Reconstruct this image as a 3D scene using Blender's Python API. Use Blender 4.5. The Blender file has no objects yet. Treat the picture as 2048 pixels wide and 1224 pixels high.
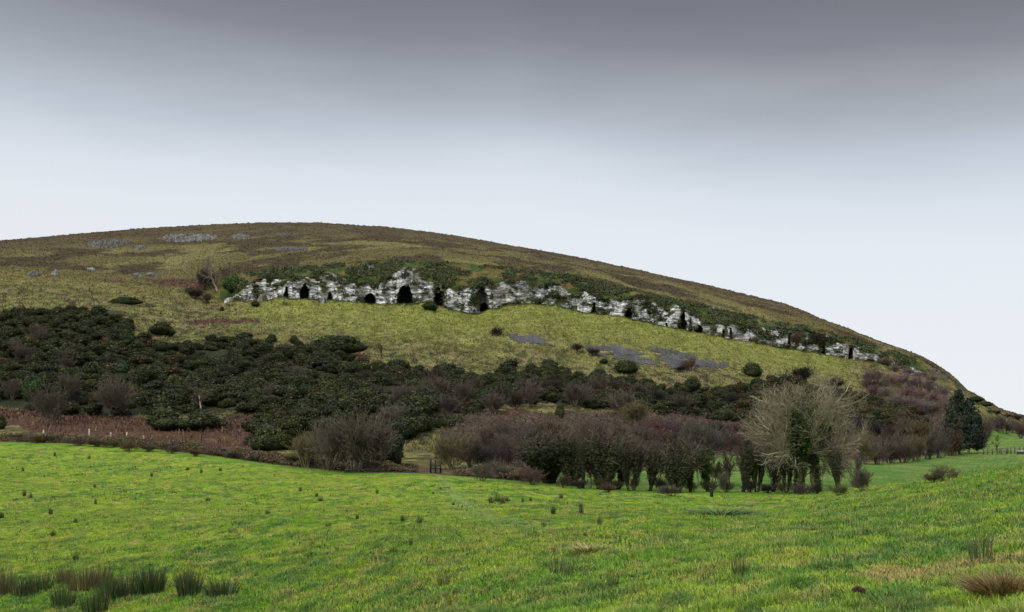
import bpy, math, random
import numpy as np
random.seed(7)
rs = np.random.RandomState(11)
C = bpy.context.scene.collection
scene = bpy.context.scene

# ------------------------------------------------------------------ camera, light
F, HY = 1773.0, 878.0                 # focal length and eye-level row of the photograph (2048 x 1224)
cam_d = bpy.data.cameras.new('camera'); cam = bpy.data.objects.new('camera', cam_d); C.objects.link(cam)
cam.location = (0, 0, 0); cam.rotation_euler = (math.radians(90), 0, 0)
cam_d.sensor_width = 36; cam_d.lens = F / 2048 * 36; cam_d.shift_y = (HY - 612) / 2048
cam_d.clip_start = 0.1; cam_d.clip_end = 20000
scene.camera = cam
scene.view_settings.view_transform = 'Standard'; scene.view_settings.look = 'None'
scene.view_settings.exposure = 0.0; scene.view_settings.gamma = 1
scene.cycles.max_bounces = 5; scene.cycles.diffuse_bounces = 3; scene.cycles.glossy_bounces = 1
scene.cycles.transparent_max_bounces = 4

SUN_EL, SUN_AZ = math.radians(38), math.radians(215)      # behind the camera, a little to the left
sun_d = bpy.data.lights.new('sun', 'SUN'); sun = bpy.data.objects.new('sun', sun_d); C.objects.link(sun)
sun_d.energy = 1.5; sun_d.angle = math.radians(14); sun_d.color = (1, 0.96, 0.9)
from mathutils import Vector
sdir = Vector((math.sin(SUN_AZ) * math.cos(SUN_EL), math.cos(SUN_AZ) * math.cos(SUN_EL), math.sin(SUN_EL)))
sun.rotation_euler = sdir.to_track_quat('Z', 'Y').to_euler()

world = bpy.data.worlds.new('World'); scene.world = world; world.use_nodes = True
nt = world.node_tree; nt.nodes.clear(); N = nt.nodes.new; L = nt.links.new
out = N('ShaderNodeOutputWorld'); bg_s = N('ShaderNodeBackground'); bg_c = N('ShaderNodeBackground')
add = N('ShaderNodeAddShader')
sky = N('ShaderNodeTexSky'); sky.sky_type = 'NISHITA'; sky.sun_disc = False
sky.sun_elevation = SUN_EL; sky.sun_rotation = SUN_AZ
bg_s.inputs['Strength'].default_value = 0.008             # what little blue comes through the cloud
L(sky.outputs[0], bg_s.inputs['Color'])
tc = N('ShaderNodeTexCoord'); sep = N('ShaderNodeSeparateXYZ'); L(tc.outputs['Generated'], sep.inputs[0])
mp = N('ShaderNodeMapping'); mp.inputs['Scale'].default_value = (1.2, 1.2, 5.0); L(tc.outputs['Generated'], mp.inputs[0])
nz = N('ShaderNodeTexNoise'); nz.inputs['Scale'].default_value = 1.6; nz.inputs['Detail'].default_value = 5
nz.inputs['Roughness'].default_value = 0.5; L(mp.outputs[0], nz.inputs['Vector'])
def mth(op, a, b):
    m = N('ShaderNodeMath'); m.operation = op
    for i, v in enumerate((a, b)):
        if isinstance(v, (int, float)): m.inputs[i].default_value = v
        else: L(v, m.inputs[i])
    return m.outputs[0]
t = mth('ADD', sep.outputs['Z'], mth('MULTIPLY', mth('MAXIMUM', sep.outputs['X'], mth('MULTIPLY', sep.outputs['X'], -.15)), 0.13))
t = mth('ADD', t, mth('MULTIPLY', mth('SUBTRACT', nz.outputs['Fac'], 0.5), 0.07))
ramp = N('ShaderNodeValToRGB'); L(t, ramp.inputs[0])
els = ramp.color_ramp.elements
stops = [(0.0, (.80, .83, .865)), (.24, (.755, .79, .835)), (.281, (.69, .735, .80)), (.31, (.60, .645, .705)), (.339, (.495, .54, .60)), (.366, (.40, .43, .475)), (.393, (.31, .33, .365)),
         (.419, (.225, .236, .27)), (.45, (.180, .184, .215)), (.52, (.17, .17, .20)), (.66, (1.5, 1.53, 1.6)), (1.0, (2.0, 2.02, 2.08))]
els[0].position, els[0].color = stops[0][0], stops[0][1] + (1,)
els[1].position, els[1].color = stops[-1][0], stops[-1][1] + (1,)
for p_, c_ in stops[1:-1]:
    e = els.new(p_); e.color = c_ + (1,)
# the bank of cloud to the right is warmer than to the left
wm = N('ShaderNodeMix'); wm.data_type = 'RGBA'; wm.blend_type = 'MULTIPLY'
wm.inputs[7].default_value = (1.05, 1.0, 0.96, 1)
mr = N('ShaderNodeMapRange'); mr.inputs[1].default_value = 0.05; mr.inputs[2].default_value = 0.5
L(sep.outputs['X'], mr.inputs[0]); mz = N('ShaderNodeMapRange'); mz.inputs[1].default_value = 0.28; mz.inputs[2].default_value = 0.42
L(sep.outputs['Z'], mz.inputs[0])
L(mth('MULTIPLY', mr.outputs[0], mz.outputs[0]), wm.inputs[0]); L(ramp.outputs[0], wm.inputs[6])
L(wm.outputs[2], bg_c.inputs['Color']); bg_c.inputs['Strength'].default_value = 1.0
L(bg_s.outputs[0], add.inputs[0]); L(bg_c.outputs[0], add.inputs[1]); L(add.outputs[0], out.inputs[0])

# ------------------------------------------------------------------ noise
def _h(ix, iy, iz, seed):
    n = (ix.astype(np.int64) * 374761393 + iy.astype(np.int64) * 668265263 + iz.astype(np.int64) * 2147483647 + seed * 1274126177) & 0xffffffff
    n = ((n ^ (n >> 13)) * 1274126177) & 0xffffffff
    n = ((n ^ (n >> 16)) * 2246822519) & 0xffffffff
    return ((n ^ (n >> 15)) & 0xffff) / 65535.0
def vn(x, y, z=0.0, seed=0):
    x, y, z = np.broadcast_arrays(np.asarray(x, float), y, z)
    ix, iy, iz = np.floor(x), np.floor(y), np.floor(z)
    fx, fy, fz = x - ix, y - iy, z - iz
    fx, fy, fz = [q * q * (3 - 2 * q) for q in (fx, fy, fz)]
    r = 0
    for a in (0, 1):
        for b in (0, 1):
            w = (fx if a else 1 - fx) * (fy if b else 1 - fy)
            r = r + w * (1 - fz) * _h(ix + a, iy + b, iz, seed)
            if np.any(fz > 0): r = r + w * fz * _h(ix + a, iy + b, iz + 1, seed)
    return r
def fbm(x, y, z=0.0, o=4, seed=0, g=.5):
    r, a, s = 0, 1.0, 0
    for i in range(o):
        r = r + a * vn(np.asarray(x) * 2 ** i, np.asarray(y) * 2 ** i, np.asarray(z) * 2 ** i, seed + i * 17); s += a; a *= g
    return r / s
def sst(a, b, x):
    q = np.clip((x - a) / (b - a), 0, 1); return q * q * (3 - 2 * q)
def inpoly(x, y, poly):
    x = np.asarray(x, float); y = np.asarray(y, float); r = np.zeros(x.shape, bool); n = len(poly)
    for i in range(n):
        (x0, y0), (x1, y1) = poly[i], poly[(i + 1) % n]
        if y0 == y1: continue
        r ^= ((y0 > y) != (y1 > y)) & (x < (x1 - x0) * (y - y0) / (y1 - y0) + x0)
    return r
def mixc(a, b, t):
    return a * (1 - t[..., None]) + np.asarray(b, float) * t[..., None]

# ------------------------------------------------------------------ mesh helpers
def raw_mesh(name, V, quads=None, tris=None, col=None, smooth=False, mat=None):
    me = bpy.data.meshes.new(name)
    V = np.asarray(V, np.float32); nq = 0 if quads is None else len(quads); ntr = 0 if tris is None else len(tris)
    me.vertices.add(len(V)); me.vertices.foreach_set('co', V.ravel())
    loops = []; tot = []
    if nq: loops.append(np.asarray(quads, np.int32).ravel()); tot.append(np.full(nq, 4, np.int32))
    if ntr: loops.append(np.asarray(tris, np.int32).ravel()); tot.append(np.full(ntr, 3, np.int32))
    loops = np.concatenate(loops); tot = np.concatenate(tot)
    start = np.concatenate([[0], np.cumsum(tot)[:-1]]).astype(np.int32)
    me.loops.add(len(loops)); me.loops.foreach_set('vertex_index', loops)
    me.polygons.add(len(tot)); me.polygons.foreach_set('loop_start', start); me.polygons.foreach_set('loop_total', tot)
    if smooth: me.polygons.foreach_set('use_smooth', np.ones(len(tot), bool))
    if col is not None:
        a = me.color_attributes.new('Col', 'FLOAT_COLOR', 'POINT')
        c4 = np.ones((len(V), 4), np.float32); c4[:, :3] = col; a.data.foreach_set('color', c4.ravel())
    me.update(calc_edges=True)
    if mat: me.materials.append(mat)
    return me
def obj(name, me, parent=None, color=None):
    o = bpy.data.objects.new(name, me); C.objects.link(o)
    if parent: o.parent = parent
    if color: o.color = (*color, 1)
    return o
def tag(o, label=None, cat=None, group=None, kind=None):
    for k, v in (('label', label), ('category', cat), ('group', group), ('kind', kind)):
        if v: o[k] = v
    return o
def empty(name, loc, label, cat, group=None, rz=0):
    o = bpy.data.objects.new(name, None); C.objects.link(o); o.location = loc; o.rotation_euler = (0, 0, rz)
    return tag(o, label, cat, group)

# ------------------------------------------------------------------ materials
def mat_base(name, rough=.9, spec=.15):
    m = bpy.data.materials.new(name); m.use_nodes = True; b = m.node_tree.nodes['Principled BSDF']
    b.inputs['Roughness'].default_value = rough; b.inputs['Specular IOR Level'].default_value = spec
    return m, m.node_tree, b
def nn(nt, t, **kw):
    n = nt.nodes.new(t)
    for k, v in kw.items():
        if k in n.inputs.keys(): n.inputs[k].default_value = v
        else: setattr(n, k, v)
    return n
def mulcol(nt, a, fac_socket, lo, hi):
    """a * (lo..hi by fac)"""
    mr = nn(nt, 'ShaderNodeMapRange'); mr.inputs[1].default_value = .3; mr.inputs[2].default_value = .7
    mr.inputs[3].default_value = lo; mr.inputs[4].default_value = hi; nt.links.new(fac_socket, mr.inputs[0])
    vm = nn(nt, 'ShaderNodeVectorMath', operation='SCALE'); nt.links.new(a, vm.inputs[0]); nt.links.new(mr.outputs[0], vm.inputs['Scale'])
    return vm.outputs[0]
def mat_ground(name, scales, amp, bump_s, bump_d, rough=.95):
    m, nt, b = mat_base(name, rough, .08)
    at = nn(nt, 'ShaderNodeVertexColor', layer_name='Col'); geo = nn(nt, 'ShaderNodeNewGeometry')
    c = at.outputs[0]
    for s, (lo, hi) in zip(scales, amp):
        z = nn(nt, 'ShaderNodeTexNoise', Scale=s, Detail=4.0, Roughness=.65); nt.links.new(geo.outputs['Position'], z.inputs['Vector'])
        c = mulcol(nt, c, z.outputs['Fac'], lo, hi)
    nt.links.new(c, b.inputs['Base Color'])
    z = nn(nt, 'ShaderNodeTexNoise', Scale=bump_s, Detail=6.0, Roughness=.7); nt.links.new(geo.outputs['Position'], z.inputs['Vector'])
    bp = nn(nt, 'ShaderNodeBump', Strength=1.0, Distance=bump_d); nt.links.new(z.outputs['Fac'], bp.inputs['Height'])
    nt.links.new(bp.outputs[0], b.inputs['Normal'])
    return m
def mat_leaf(name, rough=.75, spec=.2, rnd=(.75, 1.25)):
    m, nt, b = mat_base(name, rough, spec)
    at = nn(nt, 'ShaderNodeVertexColor', layer_name='Col'); oi = nn(nt, 'ShaderNodeObjectInfo')
    mx = nn(nt, 'ShaderNodeMix', data_type='RGBA', blend_type='MULTIPLY'); mx.inputs[0].default_value = 1
    nt.links.new(at.outputs[0], mx.inputs[6]); nt.links.new(oi.outputs['Color'], mx.inputs[7])
    mr = nn(nt, 'ShaderNodeMapRange'); mr.inputs[3].default_value = rnd[0]; mr.inputs[4].default_value = rnd[1]
    nt.links.new(oi.outputs['Random'], mr.inputs[0])
    vm = nn(nt, 'ShaderNodeVectorMath', operation='SCALE'); nt.links.new(mx.outputs[2], vm.inputs[0]); nt.links.new(mr.outputs[0], vm.inputs['Scale'])
    nt.links.new(vm.outputs[0], b.inputs['Base Color'])
    return m
def mat_plain(name, col, noise=8.0, lo=.7, hi=1.3, rough=.85, bump=.02):
    m, nt, b = mat_base(name, rough, .2)
    rgb = nn(nt, 'ShaderNodeRGB'); rgb.outputs[0].default_value = (*col, 1); geo = nn(nt, 'ShaderNodeNewGeometry')
    z = nn(nt, 'ShaderNodeTexNoise', Scale=noise, Detail=5.0); nt.links.new(geo.outputs['Position'], z.inputs['Vector'])
    nt.links.new(mulcol(nt, rgb.outputs[0], z.outputs['Fac'], lo, hi), b.inputs['Base Color'])
    bp = nn(nt, 'ShaderNodeBump', Strength=.6, Distance=bump); nt.links.new(z.outputs['Fac'], bp.inputs['Height']); nt.links.new(bp.outputs[0], b.inputs['Normal'])
    return m
M_field = mat_ground('meadow_turf', (.35, 2.0, 9), ((.85, 1.15), (.6, 1.45), (.6, 1.45)), 6, .25)
M_hill = mat_ground('hill_turf', (.09, .45, 1.6), ((.8, 1.2), (.6, 1.42), (.6, 1.42)), .8, 1.2)
M_leaf = mat_leaf('foliage'); M_blade = mat_leaf('grass_blade', .6, .25, (1, 1))
M_twig = mat_leaf('twig_bark', .9, .1, (.8, 1.2))
def mat_rock():
    m, nt, b = mat_base('limestone', .92, .1)
    at = nn(nt, 'ShaderNodeVertexColor', layer_name='Col'); geo = nn(nt, 'ShaderNodeNewGeometry')
    mp = nn(nt, 'ShaderNodeMapping'); mp.inputs['Scale'].default_value = (.22, .22, .80); mp.inputs['Rotation'].default_value = (0, math.radians(-3), 0)
    nz = nn(nt, 'ShaderNodeTexNoise', Scale=.5, Detail=4.0); nt.links.new(geo.outputs['Position'], nz.inputs['Vector'])
    va = nn(nt, 'ShaderNodeVectorMath', operation='MULTIPLY_ADD'); va.inputs[1].default_value = (1.5, 1.5, .4)
    nt.links.new(nz.outputs['Color'], va.inputs[0]); nt.links.new(geo.outputs['Position'], va.inputs[2]); nt.links.new(va.outputs[0], mp.inputs[0])
    vo = nn(nt, 'ShaderNodeTexVoronoi', feature='DISTANCE_TO_EDGE', Scale=1.0); nt.links.new(mp.outputs[0], vo.inputs['Vector'])
    cr = nn(nt, 'ShaderNodeMapRange'); cr.inputs[1].default_value = .0; cr.inputs[2].default_value = .10; cr.inputs[3].default_value = .2; cr.inputs[4].default_value = 1.0
    nt.links.new(vo.outputs[0], cr.inputs[0])
    vs = nn(nt, 'ShaderNodeVectorMath', operation='SCALE'); nt.links.new(at.outputs[0], vs.inputs[0]); nt.links.new(cr.outputs[0], vs.inputs['Scale'])
    z = nn(nt, 'ShaderNodeTexNoise', Scale=1.3, Detail=6.0, Roughness=.7); nt.links.new(geo.outputs['Position'], z.inputs['Vector'])
    c = mulcol(nt, vs.outputs[0], z.outputs['Fac'], .85, 1.12)
    nt.links.new(c, b.inputs['Base Color'])
    ad = nn(nt, 'ShaderNodeMath', operation='ADD'); nt.links.new(cr.outputs[0], ad.inputs[0]); nt.links.new(z.outputs['Fac'], ad.inputs[1])
    bp = nn(nt, 'ShaderNodeBump', Strength=.8, Distance=.35); nt.links.new(ad.outputs[0], bp.inputs['Height']); nt.links.new(bp.outputs[0], b.inputs['Normal'])
    return m
M_rock = mat_rock()
M_scree = mat_ground('scree_stone', (1.5, 4.0), ((.7, 1.3), (.55, 1.5)), 2.5, .6)
M_stone = mat_plain('wall_stone', (.06, .06, .055), 3, .5, 1.5, .95, .1)
M_wood = mat_plain('weathered_wood', (.12, .10, .08), 12); M_pale = mat_plain('pale_post_wood', (.5, .46, .38), 12)
M_dark = mat_plain('black_wood', (.018, .02, .02), 12); M_metal = mat_plain('galvanised_metal', (.55, .57, .6), 5, .85, 1.15, .45, .01)
M_cave = mat_plain('dark_cave_rock', (.16, .15, .13), 1.2, .6, 1.4, .95, .2)  # much darker than the cliff rock, used only on the recessed cave faces

# ------------------------------------------------------------------ the sheet of ground: control lines (column, depth, picture row)
base_line = [(440, 604), (465, 602), (520, 601), (560, 594), (600, 597), (650, 598), (700, 602), (740, 607), (800, 606), (850, 602), (885, 612), (910, 620), (945, 625), (1000, 613),
             (1040, 606), (1075, 606), (1120, 610), (1140, 618), (1180, 625), (1240, 633), (1280, 640), (1330, 650), (1385, 663), (1440, 673), (1480, 681), (1540, 690), (1590, 698),
             (1640, 707), (1700, 718), (1760, 727), (1800, 738), (1850, 752)]
top_line = [(440, 600), (465, 590), (500, 566), (515, 556), (540, 558), (575, 561), (600, 557), (640, 550), (652, 541), (668, 546), (690, 558), (705, 567), (760, 563), (790, 546), (805, 537), (830, 534), (845, 562), (880, 566), (905, 577),
            (935, 577), (950, 568), (960, 564), (985, 572), (1000, 563), (1025, 562), (1055, 560), (1075, 572), (1100, 567), (1118, 566), (1135, 582), (1150, 590), (1166, 581), (1190, 590), (1215, 598), (1245, 600),
            (1275, 588), (1305, 602), (1335, 620), (1350, 608), (1380, 624), (1405, 645), (1440, 650), (1470, 646), (1500, 650), (1540, 655), (1600, 657), (1630, 666), (1660, 673), (1690, 686), (1720, 694), (1760, 706), (1800, 724), (1850, 744)]
ridge = [(-1500, 560), (-700, 520), (-100, 486), (0, 481), (180, 466), (300, 456), (400, 451), (530, 446), (640, 446), (760, 454), (850, 463), (920, 474), (1000, 488), (1100, 506), (1200, 524), (1300, 545), (1340, 555),
         (1400, 568), (1500, 592), (1580, 612), (1650, 640), (1700, 660), (1760, 684), (1800, 698), (1850, 717), (1890, 741), (1915, 760), (1930, 778), (1960, 795), (2000, 817), (2048, 832), (2200, 846), (2400, 846), (3600, 850)]
G = {
 1: [(-1500, 30, 1235), (0, 27, 1235), (500, 22, 1235), (1000, 13, 1240), (1500, 8.8, 1240), (2048, 6.3, 1240), (3600, 6, 1240)],
 2: [(-1500, 48, 1075), (0, 45, 1090), (500, 38, 1090), (1000, 26, 1096), (1500, 17, 1105), (2048, 12, 1080), (3600, 11, 1060)],
 3: [(-1500, 90, 950), (0, 85, 955), (500, 68, 997), (1000, 58, 1008), (1300, 48, 1020), (1500, 42, 1025), (1700, 38, 1008), (2048, 28, 968), (3600, 26, 920)],
 4: [(-1500, 140, 870), (0, 130, 884), (130, 125, 887), (250, 120, 893), (400, 112, 908), (550, 104, 930), (700, 98, 945), (850, 95, 947), (950, 93, 955), (1100, 90, 968), (1200, 88, 978), (1350, 87, 984),
     (1500, 86, 986), (1620, 84, 988), (1700, 76, 979), (1800, 66, 966), (1900, 58, 952), (2048, 46, 925), (2300, 40, 890), (3600, 40, 850)],
 5: [(-1500, 148, 862), (0, 137, 876), (250, 127, 885), (550, 111, 921), (850, 103, 938), (1000, 99, 950), (1150, 97, 972), (1350, 97, 974), (1600, 96, 975), (1700, 95, 976), (1800, 95, 974), (1900, 95, 972), (2048, 95, 966), (3600, 95, 960)],
 6: [(-1500, 200, 830), (0, 165, 838), (250, 155, 852), (500, 142, 872), (700, 126, 900), (850, 130, 905), (1000, 122, 925), (1150, 116, 945), (1300, 140, 925), (1430, 168, 904), (1600, 178, 905), (1750, 175, 924), (1900, 208, 905),
     (1960, 265, 893), (2048, 330, 872), (2400, 400, 860), (3600, 500, 852)],
 7: [(-1500, 280, 720), (0, 220, 735), (500, 190, 790), (850, 190, 800), (1150, 195, 820), (1400, 225, 835), (1600, 240, 830), (1750, 245, 850), (1900, 275, 850), (2000, 350, 856), (2048, 420, 854), (2400, 480, 852), (3600, 600, 850)],
 8: [(-1500, 340, 620), (0, 288, 632), (250, 284, 645), (400, 268, 690), (600, 265, 700), (850, 265, 735), (1100, 278, 745), (1300, 290, 755), (1500, 305, 770), (1700, 315, 790), (1850, 335, 800), (1950, 375, 830), (2048, 450, 850),
     (2400, 520, 849), (3600, 640, 849)],
}
def node(lst, px, sm):
    a = np.array(lst, float); Y = np.interp(px, a[:, 0], a[:, 1]); y = np.interp(px, a[:, 0], a[:, 2])
    return smooth(px, Y, sm), smooth(px, y, sm)
def smooth(px, v, s):
    if s <= 0: return v
    fine = np.arange(px[0], px[-1] + 1, 2.0); q = np.interp(fine, px, v); k = np.arange(-int(2.5 * s / 2), int(2.5 * s / 2) + 1)
    w = np.exp(-(k * 2.0 / s) ** 2 / 2); w /= w.sum(); q = np.convolve(np.pad(q, len(k) // 2, mode='edge'), w, 'valid')
    return np.interp(px, fine, q)
px = np.concatenate([np.arange(-1500, -100, 25.0), np.arange(-100, 2290, 1.6), np.arange(2300, 3601, 20.0)])
NC = len(px)
nodesY, nodesZ, nodesy = [], [], []
def push(Y, y): nodesY.append(Y); nodesy.append(y); nodesZ.append((HY - y) / F * Y)
push(np.full(NC, 1.2), HY + 1.6 * F / 1.2 * np.ones(NC))
for i in range(1, 9): push(*node(G[i], px, 26 if i != 4 else 14))
YB = np.interp(px, [-1500, 0, 300, 465, 945, 1140, 1500, 1760, 1900, 1960, 2048, 2400, 3600], [440, 400, 395, 388, 380, 390, 410, 420, 424, 424, 466, 540, 660])
yb = np.interp(px, [-1500, 0, 200, 330] + [a for a, b in base_line] + [1900, 1960, 2048, 2400, 3600], [575, 556, 577, 592] + [b for a, b in base_line] + [780, 816, 849, 848, 848])
yt = np.interp(px, [-1500, 0, 200, 330] + [a for a, b in top_line] + [1900, 1960, 2048, 2400, 3600], [570, 550, 571, 588] + [b for a, b in top_line] + [774, 812, 847, 847.5, 847.6])
incl = sst(440, 480, px) * (1 - sst(1800, 1860, px))
push(smooth(px, YB, 20), smooth(px, yb, 3) )
bulge = (fbm(px / 46, 0.3, o=4, seed=5) - .5) * 13 * incl
nodesY[-1] = nodesY[-1] + bulge; nodesZ[-1] = (HY - nodesy[-1]) / F * nodesY[-1]
push(nodesY[-1] + 4 + 8 * (1 - incl), smooth(px, yt, 2.0))
yv = np.minimum(nodesy[-1] - 6, np.interp(px, [-1500, 0, 200, 330, 430, 520, 700, 830, 1000, 1080, 1150, 1300, 1500, 1700, 1780, 1850, 1900, 1960, 2048, 2400, 3600],
               [560, 540, 560, 572, 560, 542, 527, 522, 535, 545, 552, 590, 632, 678, 700, 728, 762, 806, 845, 847, 847.5]))
yv = np.maximum(yv, np.interp(px, *zip(*ridge)) + 3)
push(nodesY[-1] + 16 - bulge, smooth(px, yv, 6))
YR = smooth(px, np.interp(px, [-1500, 0, 400, 530, 640, 800, 1000, 1200, 1340, 1600, 1800, 1900, 1960, 2048, 2400, 3600], [900, 720, 800, 820, 820, 800, 750, 690, 640, 575, 520, 490, 480, 520, 600, 760]), 30)
yr = smooth(px, np.interp(px, *zip(*ridge)), 5)
push(.55 * nodesY[-1] + .45 * YR, .3 * nodesy[-1] + .7 * yr)
push(YR, yr)
ZR = nodesZ[-1]
push(YR * 1.04, yr + 5)
nodesY.append(YR * 1.14); nodesZ.append(ZR - 6 - .04 * ZR); nodesy.append(HY - nodesZ[-1] / nodesY[-1] * F)
nodesY.append(YR * 2.2); nodesZ.append(-15 + 0 * ZR); nodesy.append(HY - nodesZ[-1] / nodesY[-1] * F)
KY, KZ = np.array(nodesY), np.array(nodesZ)
counts = [30, 62, 70, 52, 10, 36, 56, 56, 72, 46, 22, 46, 26, 8, 8, 6]
def pchip(K, counts):
    d = np.diff(K, axis=0); m = np.zeros_like(K)
    a, b = d[:-1], d[1:]
    m[1:-1] = np.where(a * b > 0, 2 * a * b / np.where(np.abs(a + b) < 1e-9, 1, a + b), 0); m[0], m[-1] = d[0], d[-1]
    rows, seg, par = [], [], []
    for i, c in enumerate(counts):
        for j in range(c + (1 if i == len(counts) - 1 else 0)):
            t = j / c; h00, h10, h01, h11 = 2 * t ** 3 - 3 * t ** 2 + 1, t ** 3 - 2 * t ** 2 + t, -2 * t ** 3 + 3 * t ** 2, t ** 3 - t ** 2
            rows.append(h00 * K[i] + h10 * m[i] + h01 * K[i + 1] + h11 * m[i + 1]); seg.append(i + t)
    return np.array(rows), np.array(seg)
SY, seg = pchip(KY, counts); SZ, _ = pchip(KZ, counts)
# first segment: spacing in depth that thickens towards the camera is enough as it is
NR = len(seg); PX = np.broadcast_to(px, (NR, NC)); SG = np.broadcast_to(seg[:, None], (NR, NC))
PY = HY - SZ / SY * F
X = (PX - 1024) / F * SY
# relief
hillf = sst(5.6, 7.2, SG)
rel = (fbm(X / 28, SY / 28, o=3, seed=3) - .5) * 3.0 * sst(6.5, 8, SG) * (1 - sst(12.6, 13, SG) * .7)
rel = rel * np.where((SG > 8.7) & (SG < 11.3), .25, 1)
rel += (fbm(X / 3.2, SY / 3.2, o=3, seed=9) - .5) * 1.5 * hillf * (1 + .5 * sst(12.5, 13, SG))
nearf = 1 - sst(3.6, 4.2, SG)
rel += nearf * ((fbm(X / .7, SY / .9, o=3, seed=13) - .5) * .26 + (fbm(X / 6, SY / 6, o=2, seed=14) - .5) * .35 * sst(8, 30, SY) )
rel *= sst(1.5, 4, SY)
Z = SZ + rel
Yd = SY.copy()
# cliff: ledges, joints and caves pushed back along the rows of the rock band
CAVES = [(609, 597, 19, 25, 'dark rounded cave mouth, leftmost of the large caves'), (572, 594, 12, 22, 'shallow bush-filled cave at the left end of the cliff'), (660, 599, 11, 14, 'small low cave mouth between two larger ones'), (738, 608, 28, 24, 'wide low arched cave mouth'),
         (811, 606, 36, 34, 'largest round black cave mouth in the middle of the cliff'), (877, 612, 24, 36, 'tall pointed cave mouth right of the largest one'), (966, 619, 30, 42, 'tall arched alcove under a white hood of rock'),
         (1078, 608, 7, 17, 'narrow dark slot under a grey overhang'), (1187, 627, 13, 21, 'small pointed cave mouth right of the grassy gap'), (1257, 636, 15, 22, 'small dark cave with a leaning right side'), (1364, 660, 19, 46, 'tall black cleft in the white rock'),
         (1381, 661, 6, 26, 'thin cleft beside the tall black one'), (1398, 666, 17, 14, 'low dark hollow at the foot of the right-hand cliff'), (1447, 676, 8, 20, 'left of a pair of narrow dark clefts'), (1463, 679, 8, 26, 'right of a pair of narrow dark clefts'),
         (1333, 652, 6, 9, 'tiny dark hole at the cliff foot'), (1578, 698, 8, 34, 'thin curved crack in the far right-hand cliff'), (1645, 709, 12, 22, 'bush-choked hollow near the right end of the cliff'), (1700, 719, 12, 26, 'dark slanting hollow at the right end of the cliff')]
band = (SG >= 9) & (SG <= 10); tb = np.clip(SG - 9, 0, 1)
bm = band * incl[None, :]
strata = vn(PX / 60, SZ / 1.1 + .04 * X, seed=21) + .6 * vn(PX / 25, SZ / .5, seed=22)
joint = vn(PX / 7, SZ / 7, seed=23) + .7 * vn(PX / 3.2, SZ / 3, seed=24)
Yd += bm * sst(0, .08, tb) * sst(0, .08, 1 - tb) * ((strata - .8) * .8 + (joint - .85) * .55 + (fbm(PX / 20, SZ / 14, o=3, seed=25) - .5) * 5.5)
cave_id = np.full((NR, NC), -1)
for k, (cx, by, w, h, lab) in enumerate(CAVES):
    wob = 1 + (.35 if k in (3, 4, 6) else .7) * (fbm((PX - cx) / 8, PY / 8, o=3, seed=40 + k) - .5); ln_ = (_h(np.array(k), np.array(3), np.array(0), 5) - .5) * .35
    u = np.abs(PX - cx - (by - PY) * ln_) / (w / 2) * wob; v = (by - PY) / h * wob
    shape = np.clip(1 - np.maximum(v, 0) ** (1.15 if h > 1.6 * w else 2.4), 0, 1) ** (.8 if h > 1.6 * w else .5)
    d = np.where((v < 1) & (v > -.06), shape - u, -1)
    m = sst(0, .45, d) * (bm > .3)
    deep = (min(w, h) / F * 390) * (3.0 if k != 6 else 1.0)
    if k == 6:
        inner = np.clip(1 - ((PX - cx - 2) / 8) ** 2 - ((by - PY) / 14) ** 2, 0, 1); m = m + 4 * sst(0, .5, inner) * (m > .5)
    Yd += m * deep
    cave_id[(m > .12)] = k
ok = band
Xf = (PX - 1024) / F * Yd
Zf = np.where(band, (HY - (HY - Z / SY * F)) / F * Yd, Z)
P3 = np.stack([Xf, Yd, Zf], -1)
PYf = HY - P3[..., 2] / P3[..., 1] * F          # true picture row of every point

# ------------------------------------------------------------------ what grows or lies where (own colour of the ground)
thicket = [(-90, 645), (0, 641), (60, 630), (180, 628), (235, 632), (250, 655), (262, 682), (330, 692), (400, 694), (440, 681), (470, 682), (520, 690), (600, 697), (660, 714), (720, 730), (760, 748), (790, 735), (850, 748), (900, 748), (960, 762),
           (1000, 748), (1060, 748), (1095, 738), (1150, 757), (1250, 765), (1330, 777), (1400, 782), (1460, 792), (1500, 775), (1560, 765), (1640, 775), (1690, 785), (1760, 805), (1800, 820), (1850, 842), (1850, 856), (1700, 858), (1500, 846),
           (1400, 836), (1300, 826), (1200, 820), (1100, 806), (1000, 806), (975, 815), (930, 850), (880, 858), (800, 890), (700, 900), (600, 900), (500, 896), (496, 860), (520, 822), (440, 826), (300, 832), (200, 836), (100, 828), (0, 812), (-90, 808)]
bracken_polys = [[(-60, 808), (60, 822), (240, 830), (300, 842), (420, 846), (520, 820), (520, 900), (600, 912), (420, 896), (200, 872), (60, 866), (40, 850), (-60, 850)],
                 [(650, 702), (740, 708), (745, 722), (700, 718)], [(380, 640), (520, 638), (520, 646), (380, 650)], [(290, 562), (400, 558), (440, 575), (380, 578)], [(960, 815), (1060, 820), (1060, 835), (960, 840)],
                 [(1330, 880), (1600, 870), (1600, 900), (1330, 900)]]
screes = [[(1013, 670), (1050, 670), (1075, 674), (1095, 684), (1115, 694), (1080, 690), (1040, 687), (1022, 679)],
          [(1170, 696), (1190, 690), (1240, 693), (1284, 706), (1304, 722), (1322, 736), (1300, 735), (1250, 722), (1205, 716), (1185, 708)],
          [(1292, 694), (1335, 699), (1380, 709), (1420, 721), (1457, 727), (1450, 737), (1400, 742), (1340, 741), (1338, 736), (1324, 722), (1308, 708)],
          [(545, 499), (575, 495), (612, 495), (618, 500), (580, 503), (550, 502)]]
def warp(x, y, s=14, a=9, seed=60):
    return x + (fbm(x / s, y / s, o=3, seed=seed) - .5) * a * 2, y + (fbm(x / s, y / s, o=3, seed=seed + 9) - .5) * a
YV = np.interp(px, px, nodesy[11]); 
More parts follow.
